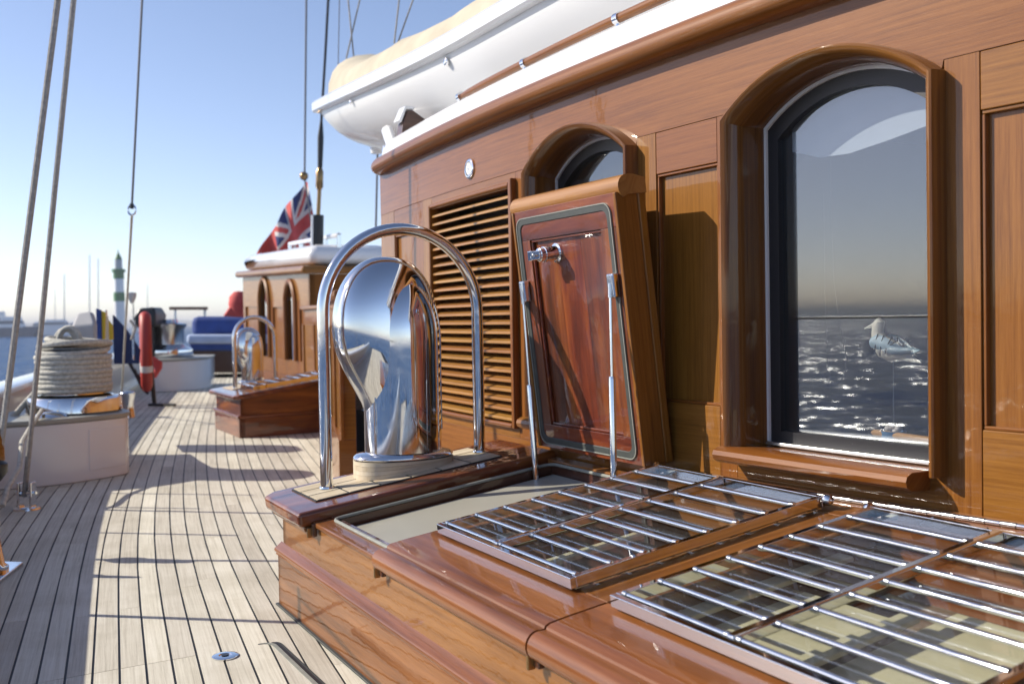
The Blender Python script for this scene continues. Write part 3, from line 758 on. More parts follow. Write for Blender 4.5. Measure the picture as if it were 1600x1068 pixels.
for (wd, hh, mt, grow) in ((.021, .0028, 'gasket', 0), (.0035, .0042, 'gasketw', .0085)):
    pts = []
    for (x, y) in gr:
        cx, cy = LW/2, LH/2
        pts.append((x+(grow if x > cx else -grow), y+(grow if y > cy else -grow)))
    V, Q = [], []; n = len(pts)
    for i, (x, y) in enumerate(pts):
        px_, py_ = pts[i-1]; nx_, ny_ = pts[(i+1) % n]
        d_ = Vector((nx_-px_, ny_-py_)).normalized(); o_ = Vector((d_.y, -d_.x))
        for (q, h) in ((-wd/2, 0.0003), (wd/2, 0.0003), (wd/2*.8, hh), (-wd/2*.8, hh)): V.append(Lf(x+o_.x*q, y+o_.y*q, h))
    for i in range(n):
        for j in range(4): Q.append((i*4+j, i*4+(j+1) % 4, ((i+1) % n)*4+(j+1) % 4, ((i+1) % n)*4+j))
    mk('lid_gasket', V, Q, mt, lo_, smooth='auto')
# outer skin, sides and the nosing at the top
bx('lid_skin', 'teak', lo_, -.012, LW+.014, -.004, LH+.004, -.086, -.0605, Lf, ns=2, grain='t', bevel=.006)
bx('lid_side', 'teak', lo_, LW+.0002, LW+.013, 0, LH, -.0604, .006, Lf, grain='t', bevel=.003)
bx('lid_side', 'teak', lo_, -.012, -.0002, 0, LH, -.0604, .004, Lf, grain='t', bevel=.003)
nose = arc(-.030, .012, .030, 95, -60, 8)+[(-.03, -.008), (-.085, -.008), (-.085, .030), (-.05, .040)]
nose = [(x, y+LH) for x, y in nose]
sweep('lid_nosing', 'slat', lo_, [LO+UA*(-.022+(LW+.042)*k/5) for k in range(6)], [(x, y) for x, y in nose], NL, YL)
# lock
lk = Lf(.190, .560, -.014)
lathe('lock_barrel', 'chrome', lo_, lk, [(0, 0), (.027, 0), (.027, .005), (.020, .007), (.020, .038), (.0215, .039), (.0215, .046), (.019, .047), (.019, .060), (.015, .063), (0, .063)], 28, UA, YL, NL)
V = []
ta = [(-.011, -.010), (.010, -.010), (.012, .006), (.0, .012), (-.012, .006)]
bx('lock_tongue', 'chrome', lo_, .160, .206, .548, .572, .048, .054, Lf, bevel=.002)
lathe('lock_nut', 'steel', lo_, Lf(.186, .561, .054), [(0, 0), (.006, 0), (.006, .006), (0, .006)], 6, UA, YL, NL)
bx('lock_tongue', 'chrome', lo_, .150, .172, .546, .574, .040, .060, Lf, bevel=.003)
# gas struts
for (top, bot) in ((Lf(.028, .455, .018), S(.372, .638, .318)), (Lf(LW-.030, .462, .020), S(.800, .610, .405))):
    tube('strut', 'chrome', lo_, [top, top.lerp(bot, .5)], .0042, 12)
    tube('strut', 'chrome', lo_, [top.lerp(bot, .46), top.lerp(bot, .475), top.lerp(bot, .97)], [.0075, .0088, .0088], 14)
    tube('strut', 'steel', lo_, [top.lerp(bot, .96), bot], .0055, 10)
    lathe('ball_joint', 'chrome', lo_, bot, [(0, -.010)]+[(.010*math.cos(rad(q)), .010*math.sin(rad(q))) for q in range(-60, 61, 20)]+[(0, .010)], 14)
    d_ = (top-bot).normalized()
    tube('strut', 'steel', lo_, [top-d_*.03, top+d_*.006], .0068, 10)
for x in (.014, LW-.044):
    bx('strut_bracket', 'chrome', lo_, x, x+.030, .430, .492, .0003, .022, Lf, bevel=.005)
bx('strut_plate', 'steel', hb, .353, .358, .60, .67, .288, .325, lambda s, t, d: S(s, t, d), bevel=.001)

# ---------------- guard hoop
def hoop(a_, b0, b1, ztop, r, f, lab, g):
    rr = (b1-b0)/2; bm_ = (b0+b1)/2
    f0, f1 = f(a_, b0, .005), f(a_, b1, .005); cz = ztop-rr
    m0, m1 = Vector((f0.x, f0.y, cz)), Vector((f1.x, f1.y, cz)); ctr = (m0+m1)/2; ex = (m1-m0)/2
    pts = [f0, f0.lerp(m0, .5)]+[ctr-ex*math.cos(rad(q))+ZZ*(rr*math.sin(rad(q))) for q in range(0, 181, 6)]+[f1.lerp(m1, .5), f1]
    h = root('guard_hoop', f0, lab, 'guard rail', g)
    tube('hoop', 'chrome', h, pts, r, 20)
    for q in (f0, f1): lathe('foot_flange', 'chrome', h, q+ZZ*.0005, [(0, 0), (r*1.25, 0), (r*1.2, .004), (r*.95, .006), (0, .006)], 20)
    return h
hoop(.112, .098, .588, 1.090+.018-.018, .0178, T, 'polished chrome guard hoop arching over the nearest cowl vent beside the open lid', 'chrome guard hoops')

# ---------------- cowl vent: a teak wedge, flange, tall hood with a mouth facing forward
def cowl(ca, cb, zb, k, lab, base=True, g='chrome cowl vents', fT=T):
    c0 = S(ca, cb, 0); v = root('cowl_vent', Vector((c0.x, c0.y, zb)), lab, 'vent', g)
    ex, ey = WB, UA                                                # ex = inboard, ey = aft
    if base:
        N_ = 40; lay = 4
        for l in range(lay):
            V, Q, UVs = [], [], []
            for hh in (l, l+1):
                for j in range(N_):
                    an = 2*PI*j/N_; rx = .150*k*abs(math.cos(an))**.8*math.copysign(1, math.cos(an)); ry = .105*k*abs(math.sin(an))**.8*math.copysign(1, math.sin(an))
                    lowz = T(ca, cb+rx, .0055).z; z = lerp(lowz, zb, hh/lay-(.0 if hh in (0, lay) else .0))
                    q = c0+ex*rx+ey*ry; V.append(Vector((q.x, q.y, z-(.0006 if hh == l+1 else 0)))); UVs.append((rx*3, l*.3+ry*.2))
            for j in range(N_): Q.append((j, (j+1) % N_, N_+(j+1) % N_, N_+j))
            Q.append(tuple(range(N_))[::-1]); Q.append(tuple(range(N_, 2*N_)))
            mk('base_layer', V, Q, 'block', v, UVs, smooth='auto')
    cc = Vector((c0.x, c0.y, zb))
    lathe('gasket', 'rubber', v, cc, [(0, 0), (1.0, 0), (1.0, .003), (0, .003)], 40, ex*.152*k, ey*.107*k)
    lathe('flange', 'chrome', v, cc, [(0, .003), (.99, .003), (1.0, .006), (.99, .010), (.93, .017), (.80, .021), (.72, .024), (0, .024)], 48, ex*.155*k, ey*.110*k)
    # bell of the cowl (opening forward) and the upright trunk in front of it
    def rowbody(nm, rows, topz):
        N_ = 48; V, Q = [], []
        for (h, cb_, hw, fr, bk) in rows:
            for j in range(N_):
                an = 2*PI*j/N_; cs, sn = math.cos(an), math.sin(an)
                V.append(cc+ex*((cb_+hw*cs)*k)+ey*((fr if sn > 0 else bk)*sn*k)+ZZ*h*k)
        m = len(rows)
        for i in range(m-1):
            for j in range(N_): Q.append((i*N_+j, i*N_+(j+1) % N_, (i+1)*N_+(j+1) % N_, (i+1)*N_+j))
        V.append(cc+ex*(rows[-1][1]*k)+ey*((rows[-1][3]-rows[-1][4])*.5*k)+ZZ*topz*k); t_ = len(V)-1
        for j in range(N_): Q.append(((m-1)*N_+j, (m-1)*N_+(j+1) % N_, t_))
        hd = mk(nm, V, Q, 'chrome', v, smooth=True)
        ss = hd.modifiers.new('sub', 'SUBSURF'); ss.levels = 1; ss.render_levels = 1
    bell = []
    for (h_, lf, fr_, bk_) in ((.07, .10, .05, .06), (.136, .116, .070, .085), (.164, .122, .076, .100), (.212, .147, .080, .135), (.268, .177, .082, .165), (.325, .198, .082, .185), (.38, .203, .081, .195)):
        rt = .117 if h_ > .1 else .10
        bell.append((h_, -(lf-rt)/2, (lf+rt)/2, fr_, bk_))
    for q in range(10, 81, 10):
        c_ = math.cos(rad(q)); bell.append((.395+.202*math.sin(rad(q)), -.042, .160*c_**.85, .080*c_, .195*c_**.9))
    rowbody('hood', bell, .5975)
    trunk = [(.020, 0, .118, .100, .09)]+[(h_, 0, .118, .100, .09) for h_ in (.08, .18, .28, .36)]
    for q in (12, 24, 36, 48, 60, 70, 79, 86):
        c_ = math.cos(rad(q)); trunk.append((.36+.188*math.sin(rad(q)), -.010*(1-c_), .118*c_, .100*c_**.9, .09*c_))
    rowbody('trunk', trunk, .549)
    def tp(i, ang, out=1.0):
        h, cb_, hw, fr, bk = trunk[i]; an = rad(ang)
        return cc+ex*((cb_+hw*math.cos(an)*out)*k)+ey*(fr*math.sin(an)*out*k)+ZZ*h*k
    nt_ = len(trunk)
    seam = [tp(i, 152) for i in range(1, nt_-1)]+[tp(nt_-1, 90)+ZZ*.001]+[tp(i, 24) for i in range(nt_-2, 0, -1)]
    tube('hood_seam', 'chrome', v, seam, .0026*k, 8)
    if k > .9:
        for i in range(3, nt_-2):
            p0, p1 = tp(i, 17), tp(i+1, 17)
            n_ = max(1, int((p1-p0).length/.014))
            for q in range(n_): lathe('rivet', 'chrome', v, p0.lerp(p1, q/n_), [(0, -.004), (.004, -.002), (.004, .002), (0, .004)], 8)
    lathe('mouth', 'black', v, cc+ZZ*.37*k-ey*.166*k-ex*.042*k, [(0, 0), (.098*k, 0), (.105*k, .006), (.105*k, .012), (.09*k, .014), (0, .012)], 32, ex, ZZ*1.35, -ey)
    return v
cowl(.088, .345, .414, 1.0, 'tall polished chrome cowl vent standing on teak pad under the near hoop')

# ================================================================== FORWARD: LOW TRUNK AND FAR HOUSE
def px_poly(name, mat, par, pts, z0, z1, th, bevel=.003, grain='s', **k):
    """vertical wall along plan polyline pts (x,y), thickness th to the right"""
    V, Q, UVs = [], [], []; L = 0
    for i, (x, y) in enumerate(pts):
        if i: L += math.dist(pts[i], pts[i-1])
        j0, j1 = max(0, i-1), min(len(pts)-1, i+1)
        d_ = Vector((pts[j1][0]-pts[j0][0], pts[j1][1]-pts[j0][1])).normalized(); nr = Vector((d_.y, -d_.x))
        zz0 = z0[i] if isinstance(z0, (list, tuple)) else z0; zz1 = z1[i] if isinstance(z1, (list, tuple)) else z1
        for (q, z) in ((0, zz0), (0, zz1), (th, zz1), (th, zz0)):
            V.append((x+nr.x*q, y+nr.y*q, z)); UVs.append((L, z) if grain == 's' else (z, L))
    for i in range(len(pts)-1):
        for j in range(4): Q.append((i*4+j, i*4+(j+1) % 4, i*4+4+(j+1) % 4, i*4+4+j))
    n = (len(pts)-1)*4; Q += [(0, 1, 2, 3), (n+3, n+2, n+1, n)]
    return mk(name, V, Q, mat, par, UVs, bevel=bevel, **k)
tr = root('trunk_coaming', (-1.2, 7.2, 0), 'low panelled teak trunk linking the two deckhouses behind the near hoop', 'cabin trunk')
TP = [(-.78, 4.55), (-1.05, 5.76), (-1.27, 7.3), (-1.52, 8.15), (-1.88, 9.0)]
px_poly('trunk_rail', 'teak', tr, TP, .80, .93, .06)
px_poly('trunk_panel', 'teak', tr, TP, .28, .80, .06)
for i in range(len(TP)-1):
    n = 2
    for k in range(n+1):
        q = k/n; x = lerp(TP[i][0], TP[i+1][0], q); y = lerp(TP[i][1], TP[i+1][1], q)
        d_ = Vector((TP[i+1][0]-TP[i][0], TP[i+1][1]-TP[i][1])).normalized()
        px_poly('trunk_stile', 'teak', tr, [(x-d_.x*.035-d_.y*.012, y-d_.y*.035+d_.x*.012), (x+d_.x*.035-d_.y*.012, y+d_.y*.035+d_.x*.012)], .281, .80, .016, grain='t')
px_poly('trunk_skirting', 'teak', tr, [(x-.02, y-.006) for x, y in TP], 0, .28, .08)
px_poly('trunk_cap', 'teak', tr, [(x-.03, y-.01) for x, y in TP], .93, .965, .14, bevel=.01)
px_poly('trunk_deck', 'white', tr, [(x+.07, y) for x, y in TP], .90, .95, 1.6)

fh = root('far_deckhouse', (-1.9, 9.2, 0), 'smaller teak deckhouse with white roof and narrow arched windows further forward', 'deckhouse')
F1 = Vector((-1.83, 9.05, 0)); F2 = Vector((-3.20, 11.9, 0)); FD = (F2-F1); FL = FD.length; FD.normalize(); FN = Vector((FD.y, -FD.x, 0))   # FN inboard
sheer = lambda s: .035*s
def Fh(s, z, o): return F1+FD*s+FN*(-o)+ZZ*(z+sheer(s)*(z-.3))
arches = [(.72, .20), (1.92, .24)]
# side wall with arched openings: strips between the openings
def fh_low(s):
    for c_, hw in arches:
        if abs(s-c_) < hw: return 1.02+(hw*1.0)*math.sqrt(max(0, 1-((s-c_)/hw)**2))**1.4*.9
    return 1.02
bx('top_rail', 'teak', fh, 0, FL, fh_low, 1.26, -.05, 0, Fh, ns=90, bevel=0)
cur = 0
for c_, hw in arches+[(FL+.3, .3)]:
    e_ = min(c_-hw, FL)
    bx('stile', 'teak', fh, cur, cur+.12, .30, 1.02, -.05, 0, Fh, grain='t')
    bx('stile', 'teak', fh, e_-.12, e_, .30, 1.02, -.05, 0, Fh, grain='t')
    if e_-cur > .30:
        bx('panel', 'teak', fh, cur+.12, e_-.12, .45, .95, -.06, -.02, Fh, grain='t')
        bx('cross_rail', 'teak', fh, cur+.12, e_-.12, .95, 1.02, -.05, 0, Fh)
        bx('cross_rail', 'teak', fh, cur+.12, e_-.12, .30, .45, -.05, 0, Fh)
    cur = c_+hw
for c_, hw in arches:
    wn = bpy.data.objects.new('window', None); link(wn); wn.parent = fh; wn.location = Fh(c_, .9, 0)-fh.location
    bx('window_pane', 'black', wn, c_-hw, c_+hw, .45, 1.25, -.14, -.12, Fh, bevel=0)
    bx('cross_rail', 'teak', fh, c_-hw, c_+hw, .30, .45, -.05, 0, Fh)
    pr = [(c_-hw, .45), (c_-hw, 1.02)]+[(c_+hw*math.cos(rad(q)), 1.02+hw*.9*math.sin(rad(q))**1.4) for q in range(170, 5, -12)]+[(c_+hw, 1.02), (c_+hw, .45)]
    tube('window_frame', 'teak', wn, [Fh(x, z, .01) for x, z in pr], .028, 8)
bx('skirting', 'teak', fh, 0, FL, 0, .299, -.05, .02, Fh)
bx('end_wall', 'teak', fh, 0, 2.2, 0, 1.26, 0, .05, lambda s, t, d: F1+FN*s+FD*d+ZZ*t, ns=2)
bx('roof_trim', 'teak', fh, -.06, FL+.08, -.08, 2.2, 1.262, 1.335, lambda s, t, d: F1+FD*s+FN*t+ZZ*(d+sheer(s)*.95), bevel=.03, ns=6)
bx('roof', 'white', fh, .0, FL, .0, 2.2, 1.337, 1.53, lambda s, t, d: F1+FD*s+FN*t+ZZ*(d+sheer(s)*.95), bevel=.12, ns=6)
rl = [F1+FD*s+FN*.30+ZZ*(1.62+sheer(s)*.95) for s in (.05, .5, 1.0, 1.5, 2.0)]
tube('roof_rail', 'white', fh, rl, .022, 8)
for p in rl: tube('rail_post', 'chrome', fh, [p, p-ZZ*.12], .02, 8)

# ---------------- forward hatch (second one)
H2 = Vector((-1.953, 7.124, 0))
def S2(a, b, z): return H2+UA*a+WB*b+ZZ*z
def T2(a, b, h): return S2(a, b, .315+b*math.tan(TT)+h)
h2 = root('forward_hatch_box', H2, 'smaller dark glossy hatch box on deck before the far deckhouse', 'hatch')
bx('base_board', 'mahog', h2, -.78, .012, 0, .15, -.012, .03, lambda s, t, d: S2(s, d, t), bevel=.003)
bx('upper_board', 'mahog', h2, -.77, 0, .15, .29, 0, .03, lambda s, t, d: S2(s, d, t), bevel=.003)
bx('end_board', 'mahog', h2, -.012, .85, 0, .15, -.02, .012, lambda s, t, d: S2(d, s, t), bevel=.003)
bx('end_board', 'mahog', h2, 0, .85, .15, lambda s: .29+s*math.tan(TT), -.03, 0, lambda s, t, d: S2(d, s, t), ns=2, bevel=.003)
sweep('moulding', 'mahog', h2, [S2(-.78, -.012, .15), S2(.012, -.012, .15)], arc(0, 0, .012, 0, 330, 10), -WB)
sweep('moulding', 'mahog', h2, [S2(.012, -.012, .15), S2(.012, .85, .15)], arc(0, 0, .012, 0, 330, 10), UA)
ngon_prism('lid', 'mahog', h2, [(-.82, -.02), (-.78, -.055), (.01, -.055), (.045, -.02), (.045, .85), (-.82, .85)], -.035, 0, T2, bevel=.012)
bx('teak_pad', 'block', h2, -.72, -.40, .04, .50, .0005, .006, T2)
for k in range(7):
    tube('rod', 'chrome', h2, [T2(-.34, .12+.085*k, .03), T2(.0, .12+.085*k, .03)], .007, 8)
bx('rod_frame', 'chrome', h2, -.355, -.34, .09, .66, .01, .04, T2); bx('rod_frame', 'chrome', h2, .0, .015, .09, .66, .01, .04, T2)
hoop(-.50-0, .085, .40, .865, .0165, lambda a_, b_, h: T2(a_, b_, h), 'distant chrome guard hoop on the forward hatch box', 'chrome guard hoops')
# vent 2 : reuse the cowl in the forward frame
_O0 = O0.copy()
O0 = H2.copy()
cowl(-.56, .235, .36, .72, 'smaller distant chrome cowl vent on the forward hatch box', base=False)
O0 = _O0

# ================================================================== BULWARK
def RZ(y):                                                          # height of the bulwark, rising forward
    t = min(1, max(0, (y-2.9)/2.3)); t = t*t*(3-2*t)
    return .238+.187*t
def RX(y):                                                          # inner face of the bulwark
    # follows the plank lines, 15.5 strips outboard
    return DX(.75-(RZ(y)+.05)*1.6/PW, y)
bw = root('bulwark', (RX(5), 5, 0), 'low painted bulwark with white capping along the left edge of deck', 'bulwark')
yy = [-4+.5*k for k in range(51)]
V, Q, UVs = [], [], []
prof = [(0, .0), (0, .40), (-.08, .40), (-.08, -.9)]
def wallsweep(nm, mat, prof, par=bw):
    V, Q, UVs = [], [], []; m = len(prof)
    for y in yy:
        for (x, z) in prof: V.append((RX(y)+x, y, z-(.40-RZ(y)+.0) if z > .2 else z)); UVs.append((y, x+z))
    for i in range(len(yy)-1):
        for j in range(m): Q.append((i*m+j, i*m+(j+1) % m, i*m+m+(j+1) % m, i*m+m+j))
    Q.append(tuple(range(m))[::-1]); Q.append(tuple((len(yy)-1)*m+j for j in range(m)))
    return mk(nm, V, Q, mat, par, UVs, smooth='auto')
M['bulwark'] = simple('bulwark_paint', (.52, .52, .52), .35, coat=.4, var=.06, vscale=3)
wallsweep('bulwark_side', 'bulwark', prof)
cap = arc(-.04, .425, .105, 180, 0, 10, .028)+[(.065, .402), (-.145, .402)]
wallsweep('capping', 'white', cap)
wallsweep('waterway', 'bulwark', [(0, 0), (.10, 0), (.10, .012), (.0, .02)])
wallsweep('hull_side', 'whitehull', [(-.081, .40), (-.081, -1.6), (-.4, -1.6), (-.14, .40)])

# ---------------- winch housing and winch (left middle distance)
def housing(name, pts, z1, lab, extra=None):
    r_ = root(name, (*pts[0], 0), lab, 'winch housing')
    n = len(pts)
    V = [(x, y, 0) for x, y in pts]+[(x, y, z1) for x, y in pts]
    Q = [tuple(range(n)), tuple(range(n, 2*n))]+[(i, (i+1) % n, n+(i+1) % n, n+i) for i in range(n)]
    mk('housing', V, Q, 'white', r_, smooth='auto', bevel=.01)
    cx = sum(p[0] for p in pts)/n; cy = sum(p[1] for p in pts)/n
    pt2 = [(cx+(x-cx)*1.035, cy+(y-cy)*1.03) for x, y in pts]
    V = [(x, y, z1+.001) for x, y in pt2]+[(x, y, z1+.026) for x, y in pt2]
    mk('top_plate', V, Q, 'greypaint', r_, bevel=.006)
    return r_
w1 = [(-2.60, 5.04), (-2.48, 5.08), (-2.34, 5.17), (-2.24, 5.28), (-2.17, 5.40), (-2.145, 5.49), (-2.19, 5.62), (-2.34, 6.05), (-2.44, 6.40), (-2.98, 6.30), (-2.62, 5.20)]
w1a = [(-2.72, 4.98), (-2.56, 5.03), (-2.40, 5.12), (-2.27, 5.24), (-2.18, 5.37), (-2.14, 5.49), (-2.23, 5.63), (-2.43, 6.05), (-2.58, 6.35), (-3.02, 6.30), (-2.83, 5.6)]
w1 = [(-2.74, 4.975)]+[(lerp(lerp(-2.62, -2.30, t), lerp(-2.30, -2.14, t), t), lerp(lerp(5.005, 5.08, t), lerp(5.08, 5.47, t), t)) for t in [q/10 for q in range(11)]]+[(-2.142, 5.52), (-2.17, 5.60), (-2.25, 5.72), (-2.43, 6.05), (-2.58, 6.35), (-3.02, 6.30), (-2.83, 5.6)]
wh = housing('winch_housing', w1, .318, 'white painted winch housing with rounded front beside the bulwark')
ap = [Vector((w1[q][0], w1[q][1], 0)) for q in (8, 9, 10, 11)]; cw = Vector((-2.45, 5.7, 0))
V, Q = [], []
for q in ap:
    d_ = (q-cw).normalized()
    for (o_, z) in ((.003, .055), (.003, .272), (-.01, .272), (-.01, .055)): V.append(q+d_*o_+ZZ*z)
for q in range(3):
    for j in range(4): Q.append((q*4+j, q*4+(j+1) % 4, q*4+4+(j+1) % 4, q*4+4+j))
Q += [(0, 1, 2, 3), (15, 14, 13, 12)]
mk('access_panel', V, Q, 'white', wh, bevel=.0015)
wc = P(117, 633, 5.55); wc.z = .344
wi = root('rope_winch', wc, 'big chrome winch wound with thick pale rope on the nearer white housing', 'winch', 'deck winches')
lathe('winch_base', 'chrome', wi, wc, [(0, 0), (.240, 0), (.250, .010), (.246, .075), (.236, .090), (.20, .098), (.15, .104), (0, .104)], 48)
lathe('drum', 'chrome', wi, wc, [(0, .08), (.18, .085), (.165, .10), (.165, .34), (.185, .36), (.16, .375), (0, .375)], 40)
for k in range(8):
    z = .124+.0262*k; rr = .186+.003*math.sin(k*2.1)
    tube('rope_coil', 'rope', wi, [wc+Vector((rr*math.cos(q*PI/20), rr*math.sin(q*PI/20), z+.0012*math.sin(q*.9+k))) for q in range(40)], .0148, 10, closed=True)
V = []
for k, (rr, zz, tx_, ty_) in enumerate(((.178, .345, .10, .06), (.182, .372, -.05, .10), (.150, .392, .0, .0))):
    tube('loose_coil', 'rope', wi, [wc+Vector((rr*math.cos(q*PI/20)+.01*k, rr*math.sin(q*PI/20), zz+.018*math.sin(q*PI/20+k*2.4))) for q in range(40)], .0158, 10, closed=True)
tube('rope_tail', 'rope', wi, [wc+Vector((-.19, -.05, .12)), wc+Vector((-.22, -.12, .06)), wc+Vector((-.25, -.18, .0)), wc+Vector((-.30, -.26, -.08))], .0165, 10)
lp = [wc+Vector((-.03+.060*math.cos(rad(q)), .02, .385+.085*math.sin(rad(q)))) for q in range(0, 181, 15)]
tube('rope_loop', 'rope', wi, lp, .0155, 10)
tube('rope_loop', 'rope', wi, [p+Vector((-.055, .08, -.01)) for p in lp], .015, 10)
lathe('pedal_switch', 'chrome', wi, P(78, 646, 5.25)+Vector((0, 0, 0)), [(0, -.03), (.085, -.03), (.085, -.015), (.07, 0), (.03, .01), (0, .012)], 28)
bc_ = P(200, 642, 8.9); bc_.z = 0
bo = root('chrome_bollard', bc_, 'chrome turning block standing right behind the near white housing', 'bollard')
hb_ = .245
lathe('bollard_body', 'chrome', bo, bc_, [(0, 0), (.060, 0), (.058, .02), (.052, .06), (.05, .14), (.062, .19), (.066, .215), (.06, hb_-.02), (.045, hb_-.01), (0, hb_-.01)], 28)

# grey canvas hood behind the winch
gc = P(135, 548, 6.6)
hd_ = root('canvas_hood', Vector((gc.x, gc.y, .40)), 'pale grey canvas covered fitting standing behind the rope winch', 'canvas cover')
q0 = [P(px, py, Y_) for px, py, Y_ in ((106, 590, 6.5), (150, 590, 6.5), (153, 590, 6.9), (112, 590, 6.9), (112, 510, 6.5), (149, 506, 6.5), (152, 508, 6.9), (116, 508, 6.9), (121, 489, 6.6), (143, 486, 6.6), (147, 488, 6.85), (124, 489, 6.85))]
mk('canvas_body', q0, [(0, 1, 2, 3), (0, 4, 5, 1), (1, 5, 6, 2), (2, 6, 7, 3), (3, 7, 4, 0), (4, 8, 9, 5), (5, 9, 10, 6), (6, 10, 11, 7), (7, 11, 8, 4), (8, 11, 10, 9)], 'greycanvas', hd_, bevel=.02)
# folded flags
def strip(name, mat, par, pts, th=.02):
    V = [Vector(p) for p in pts]; n = len(V); V += [v+Vector((0, th, 0)) for v in V]
    return mk(name, V, [tuple(range(n)), tuple(range(2*n-1, n-1, -1))]+[(i, (i+1) % n, n+(i+1) % n, n+i) for i in range(n)], mat, par)
fl = root('folded_signal_flags', P(160, 545, 8.2), 'blue and yellow cloths hung on the rail beside the grey canvas cover', 'signal flags')
Yg = 8.2
strip('blue_cloth', 'blue', fl, [P(x, y, Yg) for x, y in ((150, 482), (157, 484), (158, 530), (151, 528))])
strip('yellow_cloth', 'yellow', fl, [P(x, y, Yg+.02) for x, y in ((157, 485), (164, 488), (162, 545), (155, 545))])
strip('white_cloth', 'flagw', fl, [P(x, y, Yg+.05) for x, y in ((163, 492), (168, 494), (168, 548), (162, 548))])
strip('yellow_cloth', 'yellow', fl, [P(x, y, Yg+.08) for x, y in ((169, 500), (175, 508), (176, 530), (170, 532))])
tube('flag_post', 'chrome', fl, [P(165, 600, Yg+.1), P(165, 484, Yg+.1)], .014, 8)
nd = root('spray_dodger', P(178, 550, 9.5), 'dark navy triangular spray cloth laced to the rail', 'spray cloth')
strip('cloth', 'navy', nd, [P(x, y, 9.5) for x, y in ((176, 492), (196, 514), (218, 546), (216, 568), (178, 568))], .03)

an = root('radio_antenna', P(205, 560, 9.0), 'white mushroom antenna on a thin pole beside the lighthouse', 'antenna')
tube('pole', 'chrome', an, [P(209, 562, 9), P(207, 472, 9)], .012, 8)
c = P(206, 466, 9); lathe('dome', 'bulwark', an, c, [(0, -.05), (.012, -.045), (.03, -.01), (.042, .03), (.04, .052), (0, .058)], 20)
tube('rope_tie', 'ropegrey', an, [P(203, 500, 8.95), P(212, 512, 8.95), P(205, 530, 8.95)], .012, 6)

# lifebuoy seen edge on, with black outboard engine cover behind
lb = root('lifebuoy', P(228, 560, 10.0), 'red horseshoe lifebuoy seen edge on, hung on the far rail', 'lifebuoy')
ring = []
cL = P(228, 552, 10.0)
for q in range(-150, 151, 12):
    ring.append(cL+Vector((-.17*math.sin(rad(q))*.36, .17*math.sin(rad(q))*.93, .39*math.cos(rad(q))-.02)))
tube('float', 'red', lb, ring, [.04]+[.056]*(len(ring)-2)+[.04], 14)
for q in (3, 21): tube('band', 'flagw', lb, [ring[q], ring[q].lerp(ring[q+1], .8)], .059, 14)
tube('post', 'black', lb, [Vector((cL.x+.03, cL.y+.12, 0)), Vector((cL.x-.02, cL.y+.12, .78))], .022, 10)
tube('post_foot', 'black', lb, [Vector((cL.x-.02, cL.y+.1, .01)), Vector((cL.x+.28, cL.y, .01))], .02, 8)
for k in range(4):
    tube('lashing', 'black', lb, [P(198+6*k, 560+8*k, 9.9), P(215+2*k, 590+5*k, 9.9), P(232, 588+9*k, 9.9)], .014, 6)
for k in range(3):
    tube('lashing', 'redcloth', lb, [P(238, 560+5*k, 10.4), P(250, 566+4*k, 10.4), P(240, 588, 10.4)], .03, 8)
ob = root('outboard_motor', P(230, 520, 12.5), 'black outboard motor clamped upright behind the lifebuoy', 'outboard motor')
c = P(231, 496, 12.5)
mk('cowling', [c+Vector(v) for v in ((-.13, -.1, -.12), (.13, -.1, -.12), (.13, .25, -.12), (-.13, .25, -.12), (-.14, -.12, .0), (.14, -.12, .03), (.14, .3, .03), (-.14, .3, 0), (-.08, -.08, .12), (.11, -.08, .13), (.11, .22, .13), (-.08, .22, .12))],
   [(0, 1, 2, 3), (0, 4, 5, 1), (1, 5, 6, 2), (2, 6, 7, 3), (3, 7, 4, 0), (4, 8, 9, 5), (5, 9, 10, 6), (6, 10, 11, 7), (7, 11, 8, 4), (8, 11, 10, 9)], 'black', ob, bevel=.03)
bx('leg', 'black', ob, -.06, .06, 0, .2, -.85, -.1, lambda s, t, d: c+Vector((s, t, d)), bevel=.02)

# second white housing with chrome winch, further forward
w2 = [(-4.42, 12.15), (-4.2, 12.2), (-3.98, 12.45), (-3.90, 12.75), (-4.0, 13.3), (-4.10, 13.7), (-4.75, 13.8), (-4.55, 12.6)]
wh2 = housing('far_winch_housing', w2, .375, 'distant white winch housing with oval fairlead beyond the lifebuoy')
tube('fairlead', 'white', wh2, [P(318+9*math.cos(q*PI/8), 567+9*math.sin(q*PI/8), 13.3) for q in range(16)], .028, 8, closed=True)
wc2 = P(265, 553, 12.8); wc2.z = .40
wi2 = root('bare_winch', wc2, 'bare chrome drum winch on the farther white housing', 'winch', 'deck winches')
lathe('winch_base', 'chrome', wi2, wc2, [(0, 0), (.29, 0), (.30, .02), (.29, .10), (.25, .13), (0, .13)], 36)
lathe('drum', 'steel', wi2, wc2, [(0, .12), (.22, .13), (.185, .17), (.185, .36), (.215, .40), (.22, .43), (.12, .45), (.11, .49), (0, .49)], 36)

